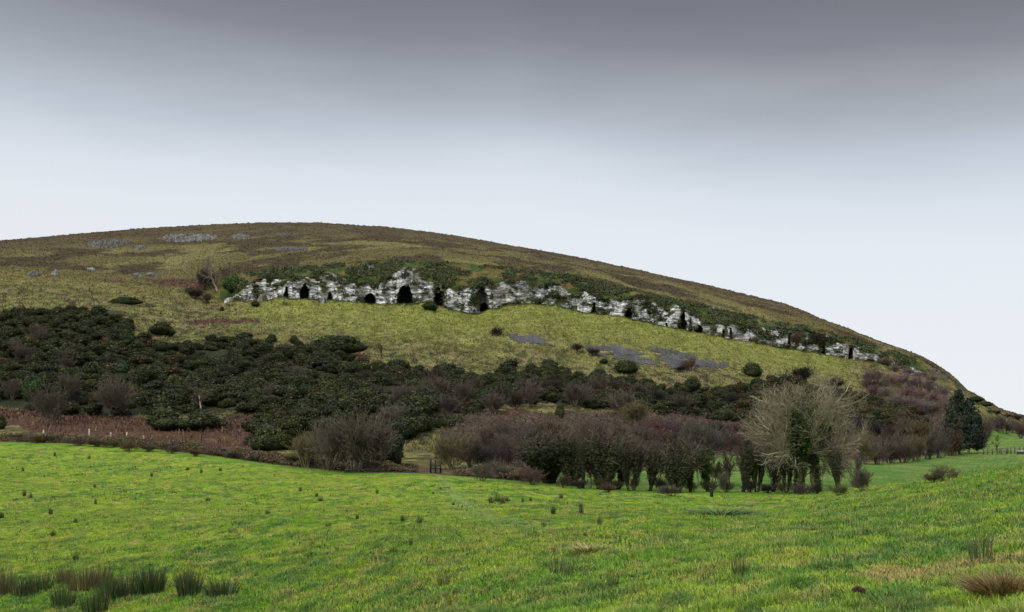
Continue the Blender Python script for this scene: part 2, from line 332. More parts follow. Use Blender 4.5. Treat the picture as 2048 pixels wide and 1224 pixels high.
def ground_colour(x, y, xw, yw, sg):
    """own colour of the turf at picture point x, y and world place xw, yw"""
    s = x.shape
    n1 = fbm(xw / 3.0, yw / 3.0, o=4, seed=70); n2 = fbm(xw / .8, yw / .8, o=3, seed=71); n3 = fbm(xw / 14, yw / 14, o=3, seed=72); n4 = fbm(xw / 1.6, yw / 1.6, o=3, seed=78)
    lush = np.array([.115, .225, .014])
    c = np.ones(s + (3,)) * lush
    c = mixc(c, (.190, .275, .020), sst(.42, .62, n1))
    c = mixc(c, (.26, .245, .060), sst(.56, .66, fbm(xw / .6, yw / 1.0, o=4, seed=82)) * .6)
    c = mixc(c, (.27, .21, .075), sst(.50, .64, fbm(xw / 1.7, yw / 1.7, o=4, seed=83)) * .95 * sst(1050, 1700, x) * (1 - sst(1.5, 2.6, sg)))
    c = mixc(c, (.045, .120, .022), sst(.55, .64, fbm(xw / .7, yw / 1.1, o=4, seed=79)) * .8)
    c = mixc(c, (.30, .235, .085), sst(.60, .72, n2) * .45)
    # the left field is yellower, the strip along its far edge is a clean green
    left = (1 - sst(900, 1300, x)) * sst(1, 2.2, sg) * .35
    c = mixc(c, (.185, .235, .028), left * sst(.3, .6, n3))
    edge = sst(3.72, 3.92, sg) * (1 - sst(4.0, 4.05, sg))
    c = mixc(c, (.075, .20, .018), edge * .7)
    # trodden way across the field to the stile
    pxm = np.interp(y, [945, 960, 985, 1010, 1035, 1050], [872, 885, 905, 930, 975, 1060]); wd = np.interp(y, [945, 985, 1050], [6, 14, 40])
    c = mixc(c, (.17, .235, .07), .6 * np.exp(-((x - pxm) / wd) ** 2) * ((y > 945) & (y < 1060)))
    # pasture behind the hedge
    c = np.where((((sg > 4.3) & (sg < 6) & (x > 1100)) | ((sg > 5.5) & (sg < 6.95) & (x > 1940)))[..., None], mixc(np.ones(s + (3,)) * np.array([.070, .150, .026]), (.125, .175, .04), sst(.42, .6, fbm(xw / 2.5, yw / 6, o=4, seed=84))) * (.75 + .5 * fbm(xw / .9, yw / 3, o=3, seed=85))[..., None], c)
    # hillside
    hs = sst(5.9, 6.1, sg) if True else 0
    hs = np.where((x < 1100), sst(3.98, 4.1, sg), hs); hs = np.where((x > 1940) & (sg < 6.9), 0, hs)
    base = np.ones(s + (3,)) * np.array([.168, .168, .052])
    base = mixc(base, (.110, .095, .035), sst(.44, .60, fbm(xw / 5, yw / 8, o=4, seed=73)) * .8)
    base = mixc(base, (.205, .165, .080), sst(.50, .68, fbm(xw / 6, yw / 9, o=4, seed=74)) * .7)
    base = mixc(base, (.050, .052, .022), sst(.50, .62, fbm(xw / 2.0, yw / 3.6, o=4, seed=75)) * .85)
    # brighter grazed grass right under the cliff
    g = sst(8.1, 8.8, sg) * (1 - sst(9, 9.02, sg)) * sst(430, 560, x) * (1 - sst(1650, 1750, x))
    base = mixc(base, (.215, .245, .045), g * .6)
    tr = np.exp(-((sg - 8.72 - .05 * np.sin(x / 90)) / .012) ** 2) + .7 * np.exp(-((sg - 8.35 + .04 * np.sin(x / 70)) / .012) ** 2) * (x < 900)
    base = mixc(base, (.085, .075, .03), np.clip(tr, 0, 1) * .55 * sst(.35, .55, n3))
    # left flank above the thicket turns browner
    lf = (1 - sst(300, 560, x)) * sst(8.3, 9.2, sg)
    base = mixc(base, (.155, .135, .045), lf * .6)
    # above the cliff
    up = sst(10.6, 11.2, sg)
    br = np.ones(s + (3,)) * np.array([.112, .096, .036])
    br = mixc(br, (.155, .140, .052), sst(.42, .65, fbm(xw / 40, yw / 34, o=4, seed=76)))
    br = mixc(br, (.055, .042, .021), sst(.42, .62, fbm(xw / 22, yw / 22, o=5, seed=77)))
    br = mixc(br, (.066, .048, .026), sst(11.6, 12.5, sg) * .8)
    base = mixc(base, br, up)
    st = (sg > 8.95) & (sg < 11.05) & (x > 440) & (x < 1850)
    bank = mixc(np.ones(s + (3,)) * np.array([.045, .070, .018]), (.13, .10, .035), sst(.45, .62, fbm(xw / 8, y / 7, o=4, seed=81)))
    base = np.where(st[..., None], bank, base)
    c = mixc(c, base, hs)
    wx, wy = warp(x, y)
    hb = (x < 1000) & (sg > 3.99) & (sg < 5.25)
    c = np.where(hb[..., None], mixc(np.ones(s + (3,)) * np.array([.12, .085, .045]), (.09, .12, .03), sst(.5, .7, n1)), c)
    for p in bracken_polys:
        c = np.where((inpoly(wx, wy, p) & (sg > 4))[..., None], np.array([.085, .048, .030]) * (.7 + .6 * n1[..., None]), c)
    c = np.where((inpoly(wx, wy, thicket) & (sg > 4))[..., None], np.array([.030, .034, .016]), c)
    sc = (sg > 5.93) & (sg < 7.7) & (x > 880) & (x < 1880) & (y < 945) & (y > 826)
    c = np.where(sc[..., None], np.array([.075, .055, .038]) * (.7 + .6 * n1[..., None]), c)
    return c
COL = ground_colour(np.array(PX), PYf, P3[..., 0], P3[..., 1], np.array(SG))
# rock colour
rockn = fbm(PX / 14, PYf / 10, o=4, seed=90); grime = fbm(PX / 26, PYf / 60, o=4, seed=91)
rc = np.ones(PX.shape + (3,)) * np.array([.70, .70, .685])
rc = mixc(rc, (.36, .36, .35), sst(.54, .66, rockn) * .7)
rc = mixc(rc, (.24, .23, .20), sst(.56, .66, grime) * .8)
rc = mixc(rc, (.22, .22, .21), sst(.56, .60, fbm(PX / 5, PYf / 22, o=3, seed=95)) * .75)
rc = mixc(rc, (.20, .20, .19), sst(.60, .63, vn(PX / 40, (SZ + .05 * X) / .75, seed=96)) * sst(.4, .5, fbm(PX / 12, PYf / 30, o=2, seed=97)) * .8)
rc = mixc(rc, (.20, .20, .20), sst(1660, 1760, PX) * sst(.35, .5, fbm(PX / 9, PYf / 6, o=3, seed=98)) * .9)
for cx, w_ in ((835, 9), (850, 12), (650, 5), (1000, 6), (1090, 40), (1045, 20), (1470, 25), (970, 14)):
    rc = mixc(rc, (.17, .165, .15), np.exp(-((PX - cx + (fbm(PX / 9, PYf / 12, o=2, seed=92) - .5) * 20) / w_) ** 2) * sst(.35, .5, rockn) * .8)
rc = mixc(rc, (.060, .072, .026), sst(.56, .63, fbm(PX / 12, PYf / 8, o=4, seed=93) + .10 * sst(1380, 1750, PX) + .18 * sst(.7, 1, tb) - .05) )
rc = mixc(rc, (.06, .075, .025), (1 - sst(430, 560, PX)) * sst(.35, .55, fbm(PX / 12, PYf / 10, o=3, seed=94)))

# ------------------------------------------------------------------ split the sheet into meadow, hill, cliff, caves and scree
fr, fc = np.meshgrid(np.arange(NR - 1), np.arange(NC - 1), indexing='ij'); fr, fc = fr.ravel(), fc.ravel()
Q = np.stack([fr * NC + fc, fr * NC + fc + 1, (fr + 1) * NC + fc + 1, (fr + 1) * NC + fc], 1)
sgm = SG[fr, fc] + 1e-4; pxm = PX[fr, fc] + .8; pym = PYf[fr, fc]
cls = np.zeros(len(fr), int)                                   # 0 hill
cls[(sgm < 4) | ((sgm < 6) & (pxm > 1100)) | ((sgm < 6.9) & (pxm > 1940))] = 1   # meadow
rockf = (sgm > 9) & (sgm < 10) & (incl[fc] > .12) & (nodesy[9][fc] - nodesy[10][fc] > 4)
cls[rockf] = 2
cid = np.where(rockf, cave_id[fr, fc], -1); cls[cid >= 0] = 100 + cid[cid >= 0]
wx, wy = warp(pxm, pym, 8, 4, 65)
for k, p in enumerate(screes):
    jt = rs.normal(size=len(pxm)) * 1.6; m = (fbm(P3[fr, fc, 0] / 5, P3[fr, fc, 1] / 5, o=4, seed=35) > .39) & inpoly(wx + jt, wy + .8 * rs.normal(size=len(pxm)), p) & (sgm > 6.5) & (sgm < 13) & (cls == 0)
    cls[m] = 10 + k
V = P3.reshape(-1, 3); CV = COL.reshape(-1, 3); RV = rc.reshape(-1, 3)
def piece(name, sel, col, mat, smooth=True, mod=None):
    q = Q[sel]; u, inv = np.unique(q.ravel(), return_inverse=True); v = V[u].copy()
    if mod is not None: v = mod(v)
    return raw_mesh(name, v, quads=inv.reshape(-1, 4), col=col[u] if callable(getattr(col, 'sum', None)) and len(col) == len(V) else col, smooth=smooth, mat=mat)
tag(obj('meadow', piece('meadow', cls == 1, CV, M_field)), 'bright green sloping meadow in front of the hedge', kind='structure')
hill = tag(obj('hill', piece('hill', cls == 0, CV, M_hill)), 'broad grassy hill rising to a rounded brown summit', kind='structure')
cliff = tag(obj('cliff', piece('cliff', cls == 2, RV, M_rock, False)), 'white limestone cliff with dark caves across the hillside', kind='structure')
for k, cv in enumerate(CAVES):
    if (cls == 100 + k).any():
        o = obj('cave', piece('cave', cls == 100 + k, CV, M_cave, False), cliff); o['label'] = cv[4]
SL = ['small grey scree patch, leftmost of the three below the cliff', 'middle grey scree patch below the cliff', 'largest grey scree patch, right of the middle one', 'faint thin scree patch high above the cliff']
def scree_mod(v):
    v[:, 2] += .03 + (vn(v[:, 0] / .8, v[:, 1] / .8, seed=33)) * .25; return v
for k in range(4):
    m = cls == 10 + k
    if m.any():
        SC = np.array([.076, .076, .078]) * (.55 + .9 * fbm(X.ravel() / 7, SY.ravel() / 7, o=4, seed=34))[:, None] * (1 + .5 * (rs.rand(len(V), 1) - .5))
        me = piece('scree', m, SC, M_scree, False, scree_mod)
        tag(obj('scree', me), SL[k], 'scree', 'grey scree patches', 'stuff')
# flat land round everything, reaching the horizon
ang = np.linspace(0, 2 * np.pi, 97)[:-1]; vv = [(0, 0, -16)] + [(9000 * math.cos(a), 9000 * math.sin(a), -16) for a in ang]
me = raw_mesh('ground', vv, tris=[(0, 1 + i, 1 + (i + 1) % 96) for i in range(96)], col=np.ones((97, 3)) * (.09, .14, .03), mat=M_hill)
tag(obj('ground', me), kind='structure')

# ------------------------------------------------------------------ places on the sheet
PYmono = np.minimum.accumulate(PYf, axis=0)
def at(x, y, dz=0.0):
    j = int(np.clip(np.searchsorted(px, x), 1, NC - 1)); col = PYmono[:, j]
    r = int(np.argmax(col <= y)) if col[-1] <= y else int(np.argmin(col)); r = max(r, 1)
    y0, y1 = col[r - 1], col[r]; t = 0 if y0 == y1 else min(1, max(0, (y0 - y) / (y0 - y1)))
    p = P3[r - 1, j] * (1 - t) + P3[r, j] * t
    return Vector((p[0], p[1], p[2] + dz))
def scatter(n, dens):
    """n random points on the sheet; dens gives the weight per cell (in picture terms)"""
    w = dens.astype(float).ravel(); w = w / w.sum()
    k = rs.choice(len(w), n, p=w); r, c = k // (NC - 1), k % (NC - 1); a, b = rs.rand(n, 1), rs.rand(n, 1)
    p = (P3[r, c] * (1 - a) + P3[r, c + 1] * a) * (1 - b) + (P3[r + 1, c] * (1 - a) + P3[r + 1, c + 1] * a) * b
    return p, r, c
CPX, CPY, CSG, CY = PX[:-1, :-1], PYf[:-1, :-1], SG[:-1, :-1], P3[:-1, :-1, 1]
cellpix = np.abs(PYf[1:, :-1] - PYf[:-1, :-1]) * np.abs(PX[:-1, 1:] - PX[:-1, :-1])
vis = PYf[1:, :-1] <= PYmono[:-1, :-1] + 3
inframe = (CPX > -95) & (CPX < 2280)
WX, WY = warp(np.array(CPX), CPY)

# ------------------------------------------------------------------ plant builders (numpy)
def blades(P, h, w, lean, col, tip=1.3, nb=1):
    n = len(P); a = rs.rand(n) * 6.283; side = np.stack([np.cos(a), np.sin(a), 0 * a], 1)
    b = rs.rand(n) * 6.283; ld = np.stack([np.cos(b), np.sin(b), 0 * b], 1) * (lean * rs.rand(n))[:, None]
    up = np.array([0, 0, 1.0]); h = h[:, None]; w = w[:, None]
    v = np.stack([P - side * w / 2, P + side * w / 2, P + up * h * .55 + ld * h * .35 + side * w * .38, P + up * h * .55 + ld * h * .35 - side * w * .38, P + up * h * (1 - .3 * np.linalg.norm(ld, axis=1)[:, None]) + ld * h], 1).reshape(-1, 3)
    i = np.arange(n)[:, None] * 5
    cc = np.repeat(col, 5, 0).reshape(n, 5, 3).copy(); cc[:, :2] *= .8; cc[:, 4] *= tip
    return v, i + [0, 1, 2, 3], i + [3, 2, 4], cc.reshape(-1, 3)
def blade_mesh(name, *a, **k):
    v, q, t, c = blades(*a, **k); return raw_mesh(name, v, q, t, c, mat=M_blade)
def leaves(P, nrm, size, col, stretch=1.6):
    n = len(P); nrm = nrm / (np.linalg.norm(nrm, axis=1)[:, None] + 1e-9); r = rs.normal(size=(n, 3)); t1 = np.cross(nrm, r); t1 /= np.linalg.norm(t1, axis=1)[:, None] + 1e-9; t2 = np.cross(nrm, t1)
    s = size[:, None]; v = np.stack([P - t1 * s * .5, P + t2 * s * stretch * .5, P + t1 * s * .5, P - t2 * s * stretch * .5], 1).reshape(-1, 3)
    return v, np.arange(n * 4).reshape(-1, 4), np.repeat(col, 4, 0)
def tubes(S, sides=3, ends=None):
    S = np.asarray(S, float); p0, p1, r0, r1 = S[:, :3], S[:, 3:6], S[:, 6:7], S[:, 7:8]; d = p1 - p0; d /= np.linalg.norm(d, axis=1)[:, None] + 1e-9
    ref = np.where(np.abs(d[:, 2:3]) > .9, [[1.0, 0, 0]], [[0, 0, 1.0]]); a = np.cross(d, ref); a /= np.linalg.norm(a, axis=1)[:, None] + 1e-9; b = np.cross(d, a)
    vs = []
    for k in range(sides):
        c, s = math.cos(6.2832 * k / sides), math.sin(6.2832 * k / sides); vs += [p0 + (a * c + b * s) * r0, p1 + (a * c + b * s) * r1]
    v = np.stack(vs, 1).reshape(-1, 3); i = np.arange(len(S))[:, None] * 2 * sides; q = []
    for k in range(sides):
        k2 = (k + 1) % sides; q.append(i + [2 * k, 2 * k2, 2 * k2 + 1, 2 * k + 1])
    return v, np.concatenate(q)
def grow(S, rng, p, d, Ln, r, lvl, K):
    n = K['steps'][lvl]; st = Ln / n
    for i in range(n):
        j = Vector((rng.gauss(0, 1), rng.gauss(0, 1), rng.gauss(0, 1))) * K['wob'][lvl]
        d = (d + j + Vector((0, 0, 1)) * K['up'][lvl]).normalized(); q = p + d * st
        r1 = r * (1 - (1 - K['taper']) / n)
        S.append((*p, *q, r, r1, lvl)); 
        if lvl < len(K['steps']) - 1 and i >= K['from'][lvl]:
            k = K['kids'][lvl]; k = int(k) + (rng.random() < k - int(k))
            for _ in range(k):
                ax = Vector((rng.gauss(0, 1), rng.gauss(0, 1), rng.gauss(0, 1))).cross(d)
                if ax.length < 1e-3: continue
                ax.normalize(); an = rng.uniform(*K['ang'][lvl]); dd = (d * math.cos(an) + ax * math.sin(an)).normalized()
                grow(S, rng, q, dd, Ln * K['len'][lvl] * rng.uniform(.6, 1.15), max(r1 * K['rad'][lvl], K['rmin']), lvl + 1, K)
        p, r = q, max(r1, K['rmin'])
def norm_segs(S, thick=None):
    """scale to height 1, half-width .5; returns array"""
    A = np.array(S, float); z0 = 0; zt = np.percentile(np.concatenate([A[:, 2], A[:, 5]]), 99.5); R = np.percentile(np.hypot(A[:, 3], A[:, 4]), 98)
    A[:, [2, 5]] /= zt; A[:, [0, 1, 3, 4]] *= .5 / R; return A
BUSHK = dict(steps=[4, 4, 4], wob=[.14, .2, .22], up=[.10, .10, .10], taper=.55, kids=[2.6, 2.4, 0], ang=[(.3, .8), (.3, .8)], len=[.62, .6], rad=[.6, .6], rmin=.004)
BUSHK['from'] = [1, 0, 9]
def twig_mesh(name, A, base, spread=.25, sides=3):
    v, q = tubes(A, sides); lv = A[:, 8]; n = len(A)
    c = np.ones((n, 3)) * np.array(base) * (1 + (rs.rand(n, 1) - .5) * 2 * spread); c = c * np.where(lv[:, None] < 1, 1.35, np.where(lv[:, None] < 2, 1.15, .95))
    return raw_mesh(name, v, q, None, np.repeat(c, 2 * sides, 0), smooth=False, mat=M_twig)
def bush_template(seed, stems, rad=.013, lean=.75, K=BUSHK, h=1.0):
    rng = random.Random(seed); S = []
    for i in range(stems):
        a = rng.uniform(0, 6.283); l = rng.uniform(.1, lean); d = Vector((math.cos(a) * l, math.sin(a) * l, 1)).normalized()
        grow(S, rng, Vector((math.cos(a) * .12 * l, math.sin(a) * .12 * l, -.03)), d, h * rng.uniform(.7, 1.05) * (1 - .25 * l), rad, 0, K)
    A = norm_segs(S)
    A[:, 6:8] = np.maximum(A[:, 6:8] * .9, .0045); return A
T_bush = [twig_mesh('bare_bush', bush_template(s, st, .014, ln), (1, 1, 1), .35) for s, st, ln in ((1, 16, .8), (2, 15, .9), (3, 20, .6), (4, 14, 1.0), (5, 18, .75))]
T_thin = twig_mesh('hedge_shrub', bush_template(9, 6, .011, .7), (1, 1, 1), .35)
TREEK = dict(steps=[5, 4, 4, 3], wob=[.08, .16, .2, .25], up=[.03, .05, .07, .08], taper=.6, kids=[2.2, 1.7, 1.8, 0], ang=[(.4, .95), (.35, .85), (.3, .8)], len=[.55, .62, .6], rad=[.5, .6, .6], rmin=.003)
TREEK['from'] = [1, 1, 0, 9]
def tree_template(seed, wob=.08, lean=.0):
    rng = random.Random(seed); S = []; K = dict(TREEK); K['wob'] = [wob] + TREEK['wob'][1:]
    grow(S, rng, Vector((0, 0, -.05)), Vector((lean, 0, 1)).normalized(), 1.0, .03, 0, K); A = norm_segs(S); A[:, 6:8] = np.maximum(A[:, 6:8], .0035); return A
T_tree = []
for s in (11, 12, 13, 14):
    A = tree_template(s, .08 if s < 13 else .22, 0 if s != 14 else .3); lv = A[:, 8]
    T_tree.append((twig_mesh('trunk', A[lv == 0], (1, 1, 1), .1, 5), twig_mesh('branches', A[lv > 0], (1, 1, 1), .3)))

def dome(seed, n, size, lumps=7, flat=.9, dark=(.016, .022, .008), mid=(.034, .044, .014), lite=(.080, .082, .026), bloom=0.0, core=True):
    """evergreen bush of width 1, height 1: lumps clothed with small upward sprays"""
    r = np.random.RandomState(seed); cs = []; 
    for i in range(lumps):
        a, q = r.rand() * 6.283, math.sqrt(r.rand()) * .3; rr = r.uniform(.16, .26); cs.append((math.cos(a) * q, math.sin(a) * q, r.uniform(.2, .78 - rr * .4) * (1 - q * .9), rr))
    cs.append((0, 0, .3, .36)); cs = np.array(cs)
    k = r.choice(len(cs), n, p=cs[:, 3] ** 2 / (cs[:, 3] ** 2).sum()); u = r.normal(size=(n, 3)); u[:, 2] = np.abs(u[:, 2]) * 1.0 - .25 * r.rand(n); u /= np.linalg.norm(u, axis=1)[:, None]
    rad = cs[k, 3] * (.86 + .3 * r.rand(n)); zs = 1.15
    P = cs[k, :3] + u * rad[:, None] * [1, 1, zs]; P[:, 2] = np.maximum(P[:, 2], .01)
    keep = np.ones(n, bool)
    for j in range(len(cs)): keep &= ~((np.linalg.norm((P - cs[j, :3]) / [1, 1, zs], axis=1) < cs[j, 3] * .8))
    P, u = P[keep], u[keep]; n = len(P)
    # sprays: long thin diamonds pointing outwards and up
    d = u + [0, 0, .8] + r.normal(size=(n, 3)) * .45; d /= np.linalg.norm(d, axis=1)[:, None]; sd = np.cross(d, r.normal(size=(n, 3))); sd /= np.linalg.norm(sd, axis=1)[:, None] + 1e-9
    ln = (size * (.6 + 1.0 * r.rand(n) ** 1.5))[:, None]; w = ln * .30
    v = np.stack([P - d * ln * .4, P + sd * w, P + d * ln * .6, P - sd * w], 1)
    nf = u + r.normal(size=(n, 3)) * .35; t2_ = np.cross(nf, r.normal(size=(n, 3))); t2_ /= np.linalg.norm(t2_, axis=1)[:, None] + 1e-9; t3_ = np.cross(nf, t2_); t3_ /= np.linalg.norm(t3_, axis=1)[:, None] + 1e-9
    vf = np.stack([P - t2_ * ln * .32, P + t3_ * ln * .5, P + t2_ * ln * .32, P - t3_ * ln * .5], 1); v = np.where((r.rand(n) < .62)[:, None, None], vf, v).reshape(-1, 3)
    m = r.rand(n, 1); c = np.array(dark) * (1 - m) + np.array(mid) * m; top = (r.rand(n) < .22)[:, None]; c = np.where(top, np.array(lite) * (.7 + .6 * m), c)
    if bloom: c = np.where((r.rand(n) < bloom)[:, None] & (u[:, 2:3] > .5), np.array([.32, .22, .012]), c)
    q = np.arange(n * 4).reshape(-1, 4); c = np.repeat(c, 4, 0)
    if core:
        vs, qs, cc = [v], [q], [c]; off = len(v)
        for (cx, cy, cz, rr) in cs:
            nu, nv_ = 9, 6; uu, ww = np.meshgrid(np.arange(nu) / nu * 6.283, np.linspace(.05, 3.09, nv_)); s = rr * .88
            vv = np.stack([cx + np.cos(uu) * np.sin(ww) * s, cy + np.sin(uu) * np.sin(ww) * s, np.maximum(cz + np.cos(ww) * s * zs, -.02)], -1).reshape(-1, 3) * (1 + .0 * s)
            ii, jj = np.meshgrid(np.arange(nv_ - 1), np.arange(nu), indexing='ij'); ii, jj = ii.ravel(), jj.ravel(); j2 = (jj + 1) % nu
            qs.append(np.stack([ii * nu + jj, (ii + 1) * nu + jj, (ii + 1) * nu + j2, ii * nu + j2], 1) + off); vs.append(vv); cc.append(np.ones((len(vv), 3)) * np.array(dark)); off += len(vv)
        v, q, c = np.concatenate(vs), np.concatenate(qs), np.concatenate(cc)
    return v, q, c
T_dome = [dome(s, 1150, .085, bloom=.004 if s == 31 else 0) for s in (30, 31, 32)]
T_gorse = [raw_mesh('gorse_bush', v, q, None, c, mat=M_leaf) for v, q, c in [dome(s, 3200, .055, lumps=11) for s in (35, 36)]]
T_ever = [raw_mesh('evergreen_shrub', v, q, None, c, mat=M_leaf) for v, q, c in [dome(s, 2600, .06, lumps=9, mid=(.03, .06, .018), lite=(.06, .11, .025)) for s in (37,)]]
def merge_instances(name, temps, P, sx, sz, rot, tint, mat):
    vs, qs, cs, off = [], [], [], 0
    for i in range(len(P)):
        v, q, c = temps[i % len(temps)]; a = rot[i]; ca, sa = math.cos(a), math.sin(a)
        w = np.stack([(v[:, 0] * ca - v[:, 1] * sa) * sx[i], (v[:, 0] * sa + v[:, 1] * ca) * sx[i], v[:, 2] * sz[i]], 1) + P[i]
        vs.append(w.astype(np.float32)); qs.append(q + off); cs.append(c * tint[i]); off += len(v)
    return raw_mesh(name, np.concatenate(vs), np.concatenate(qs), None, np.concatenate(cs), mat=mat)

# ------------------------------------------------------------------ the gorse thicket (nobody could count it)
def spaced(n, dens, dmin):
    P, r, c = scatter(n, dens); keep = []; cells = {}
    for i, p in enumerate(P):
        k = (int(p[0] // dmin), int(p[1] // dmin)); bad = False
        for a in (-1, 0, 1):
            for b in (-1, 0, 1):
                for j in cells.get((k[0] + a, k[1] + b), ()):
                    if (P[j][0] - p[0]) ** 2 + (P[j][1] - p[1]) ** 2 < dmin ** 2: bad = True
        if not bad: keep.append(i); cells.setdefault(k, []).append(i)
    return P[keep], r[keep], c[keep]
area = np.linalg.norm(np.cross(P3[1:, :-1] - P3[:-1, :-1], P3[:-1, 1:] - P3[:-1, :-1]), axis=-1)
W2 = warp(np.array(CPX), CPY, 26, 16, 66)
D = area * inpoly(W2[0], W2[1], thicket) * (fbm(P3[:-1, :-1, 0] / 9, P3[:-1, :-1, 1] / 9, o=3, seed=67) > .36) * (CSG > 4) * (CSG < 9)
P, r_, c_ = spaced(9000, D, 2.7)
n = len(P); sc = (2.8 + 3.6 * rs.rand(n) ** 1.6) * (1 + .3 * (vn(P[:, 0] / 22, P[:, 1] / 22, seed=4) - .5)); hz = sc * rs.uniform(.50, .85, n)
pxs = px[c_]
tn = .75 + .55 * fbm(P[:, 0] / 11, P[:, 1] / 11, o=3, seed=41); rr = rs.rand(n)
tint = np.stack([tn * 1.12, tn * 1.1, tn * .9], 1) * rs.uniform(.8, 1.2, (n, 1))
ol = (rr < .16)[:, None]; tint = np.where(ol, tint * [1.35, 1.25, 1.0], tint)
bl = (rr > .86)[:, None]; tint = np.where(bl, tint * [.85, 1.05, 1.25], tint)
br_ = ((rs.rand(n) < .06 + .16 * sst(1150, 1750, pxs)))[:, None]; tint = np.where(br_, tint * [1.7, 1.15, 1.4], tint)
tag(obj('gorse_thicket', merge_instances('gorse_thicket', T_dome, P - [0, 0, .25], sc, hz, rs.rand(n) * 6.3, tint, M_leaf)), 'dense dark green gorse thicket covering the lower slope', 'thicket', kind='stuff')
print('thicket', n)

# ------------------------------------------------------------------ bracken, bank and turf (stuff)
def bladed(name, label, cat, n, dens, h, w, lean, colf, tip=1.25, per=1, jit=.3):
    P, r, c = scatter(n, dens)
    if per > 1:
        P = np.repeat(P, per, 0); r = np.repeat(r, per); c = np.repeat(c, per); P = P + np.concatenate([rs.normal(size=(len(P), 2)) * (jit(P)[:, None] if callable(jit) else jit), np.zeros((len(P), 1))], 1)
    k = len(P); hh = h(P, c) * (.5 + rs.rand(k)); ww = w(P, c) * (.7 + .6 * rs.rand(k))
    me = blade_mesh(name, P - [0, 0, .02], hh, ww, lean, colf(P, r, c), tip); return tag(obj(name, me), label, cat, kind='stuff')
brm = np.zeros(CPX.shape, bool)
for p in bracken_polys: brm |= inpoly(WX, WY, p) & (CSG > 4)
pal = np.array([(.17, .075, .04), (.09, .045, .03), (.22, .13, .06), (.05, .032, .022), (.13, .075, .05)])
bladed('bracken', 'dead russet bracken covering the slope above the left field', 'bracken', 40000, area * brm * inframe, lambda P, c: .4 + 1.0 * fbm(P[:, 0] / 3, P[:, 1] / 3, o=3, seed=88), lambda P, c: .12, 1.6, lambda P, r, c: pal[rs.randint(0, 5, len(P))] * (.7 + .6 * fbm(P[:, 0] / 4, P[:, 1] / 4, o=2, seed=8))[:, None])
hbm = (CSG > 4.0) & (CSG < 5.3) & (CPX < 1060) & inframe & ~((CPX > 835) & (CPX < 905))
pal2 = np.array([(.11, .075, .042), (.17, .125, .06), (.07, .05, .035), (.06, .09, .025), (.13, .075, .05)])
P, r, c = scatter(60000, area * hbm * (.25 + .75 * (CSG < 4.55))); k = len(P); lump = .1 + 1.9 * sst(28, 110, np.abs(px[c] - 868)) * np.clip(fbm(P[:, 0] / 2.6, P[:, 1] / 2.6, o=3, seed=18) - .32, 0, 1) * (1.2 - .5 * sst(4.5, 5.2, seg[r])); f = rs.rand(k) ** .7
cc = pal2[rs.randint(0, 5, k)] * (.5 + 1.0 * fbm(P[:, 0] / 2, P[:, 1] / 2, o=3, seed=28) + .3 * (rs.rand(k) - .5))[:, None]
v, q, cc = leaves(P + np.stack([0 * f, 0 * f, f * lump * 1.3], 1), rs.normal(size=(k, 3)) + [0, -.5, .6], .07 + .09 * rs.rand(k), cc, 2.6)
tag(obj('bramble_bank', raw_mesh('bramble_bank', v, q, None, cc, mat=M_leaf)), 'low tangled brown bramble and dead grass bank along the far edge of the meadow', 'bank', kind='stuff')
scm = (CSG > 5.75) & (CSG < 7.7) & (CPX > 880) & (CPX < 1900) & (CPY < 946) & (CPY > 826) & ~((CPX > 1600) & (CSG < 6.02))
P, r, c = scatter(60000, area * scm); k = len(P); f = rs.rand(k)
v, q, cc = leaves(P + np.stack([0 * f, 0 * f, f * (.3 + 2.2 * np.clip(fbm(P[:, 0] / 5, P[:, 1] / 5, o=3, seed=38) - .3, 0, 1))], 1), rs.normal(size=(k, 3)) + [0, -.5, .5], .10 + .13 * rs.rand(k), np.array([(.10, .07, .048), (.07, .052, .036), (.13, .085, .055), (.05, .055, .025), (.09, .062, .055)])[rs.randint(0, 5, k)] * (.5 + fbm(P[:, 0] / 3, P[:, 1] / 3, o=3, seed=39))[:, None], 2.4)
tag(obj('undergrowth', raw_mesh('undergrowth', v, q, None, cc, mat=M_leaf)), 'tangled brown undergrowth between the bare bushes behind the hedge', 'undergrowth', kind='stuff')
# steep green bank above and on the cliff
pal3 = np.array([(.022, .045, .012), (.035, .065, .016), (.05, .085, .02), (.03, .04, .014), (.085, .10, .03), (.10, .07, .04)])
vb = area * (CSG > 9.98) * (CSG < 11.02) * (CPX > 470) * (CPX < 1830) * (fbm(CPX / 22, CPY / 9, o=4, seed=88) + .07 * sst(950, 1250, CPX) * (CSG > 10.2) > .48)
vb = vb + area * 1.6 * (CSG > 9.0) * (CSG < 9.98) * (CPX > 470) * (CPX < 1850) * (cave_id[:-1, :-1] < 0) * (fbm(CPX / 15, CPY / 9, o=4, seed=89) + .035 * sst(1380, 1700, CPX) + .08 * sst(9.75, 9.95, CSG) + .10 * (1 - sst(9.0, 9.07, CSG)) > .635)
P, r, c = scatter(60000, vb); k = len(P); nr = rs.normal(size=(k, 3)) + [0, -1.0, 1.0]
v, q, cc = leaves(P + rs.normal(size=(k, 3)) * [.5, .5, .35] + [0, -.3, .2], nr, .5 * (.5 + rs.rand(k)), pal3[rs.randint(0, 6, k)] * (.6 + .8 * fbm(P[:, 0] / 5, P[:, 2] / 3, o=3, seed=29))[:, None] * (.7 + .6 * rs.rand(k, 1)))
tag(obj('ivy_scrub', raw_mesh('ivy_scrub', v, q, None, cc, mat=M_leaf)), 'dark green ivy and scrub spilling over the top of the white cliff', 'ivy', kind='stuff')
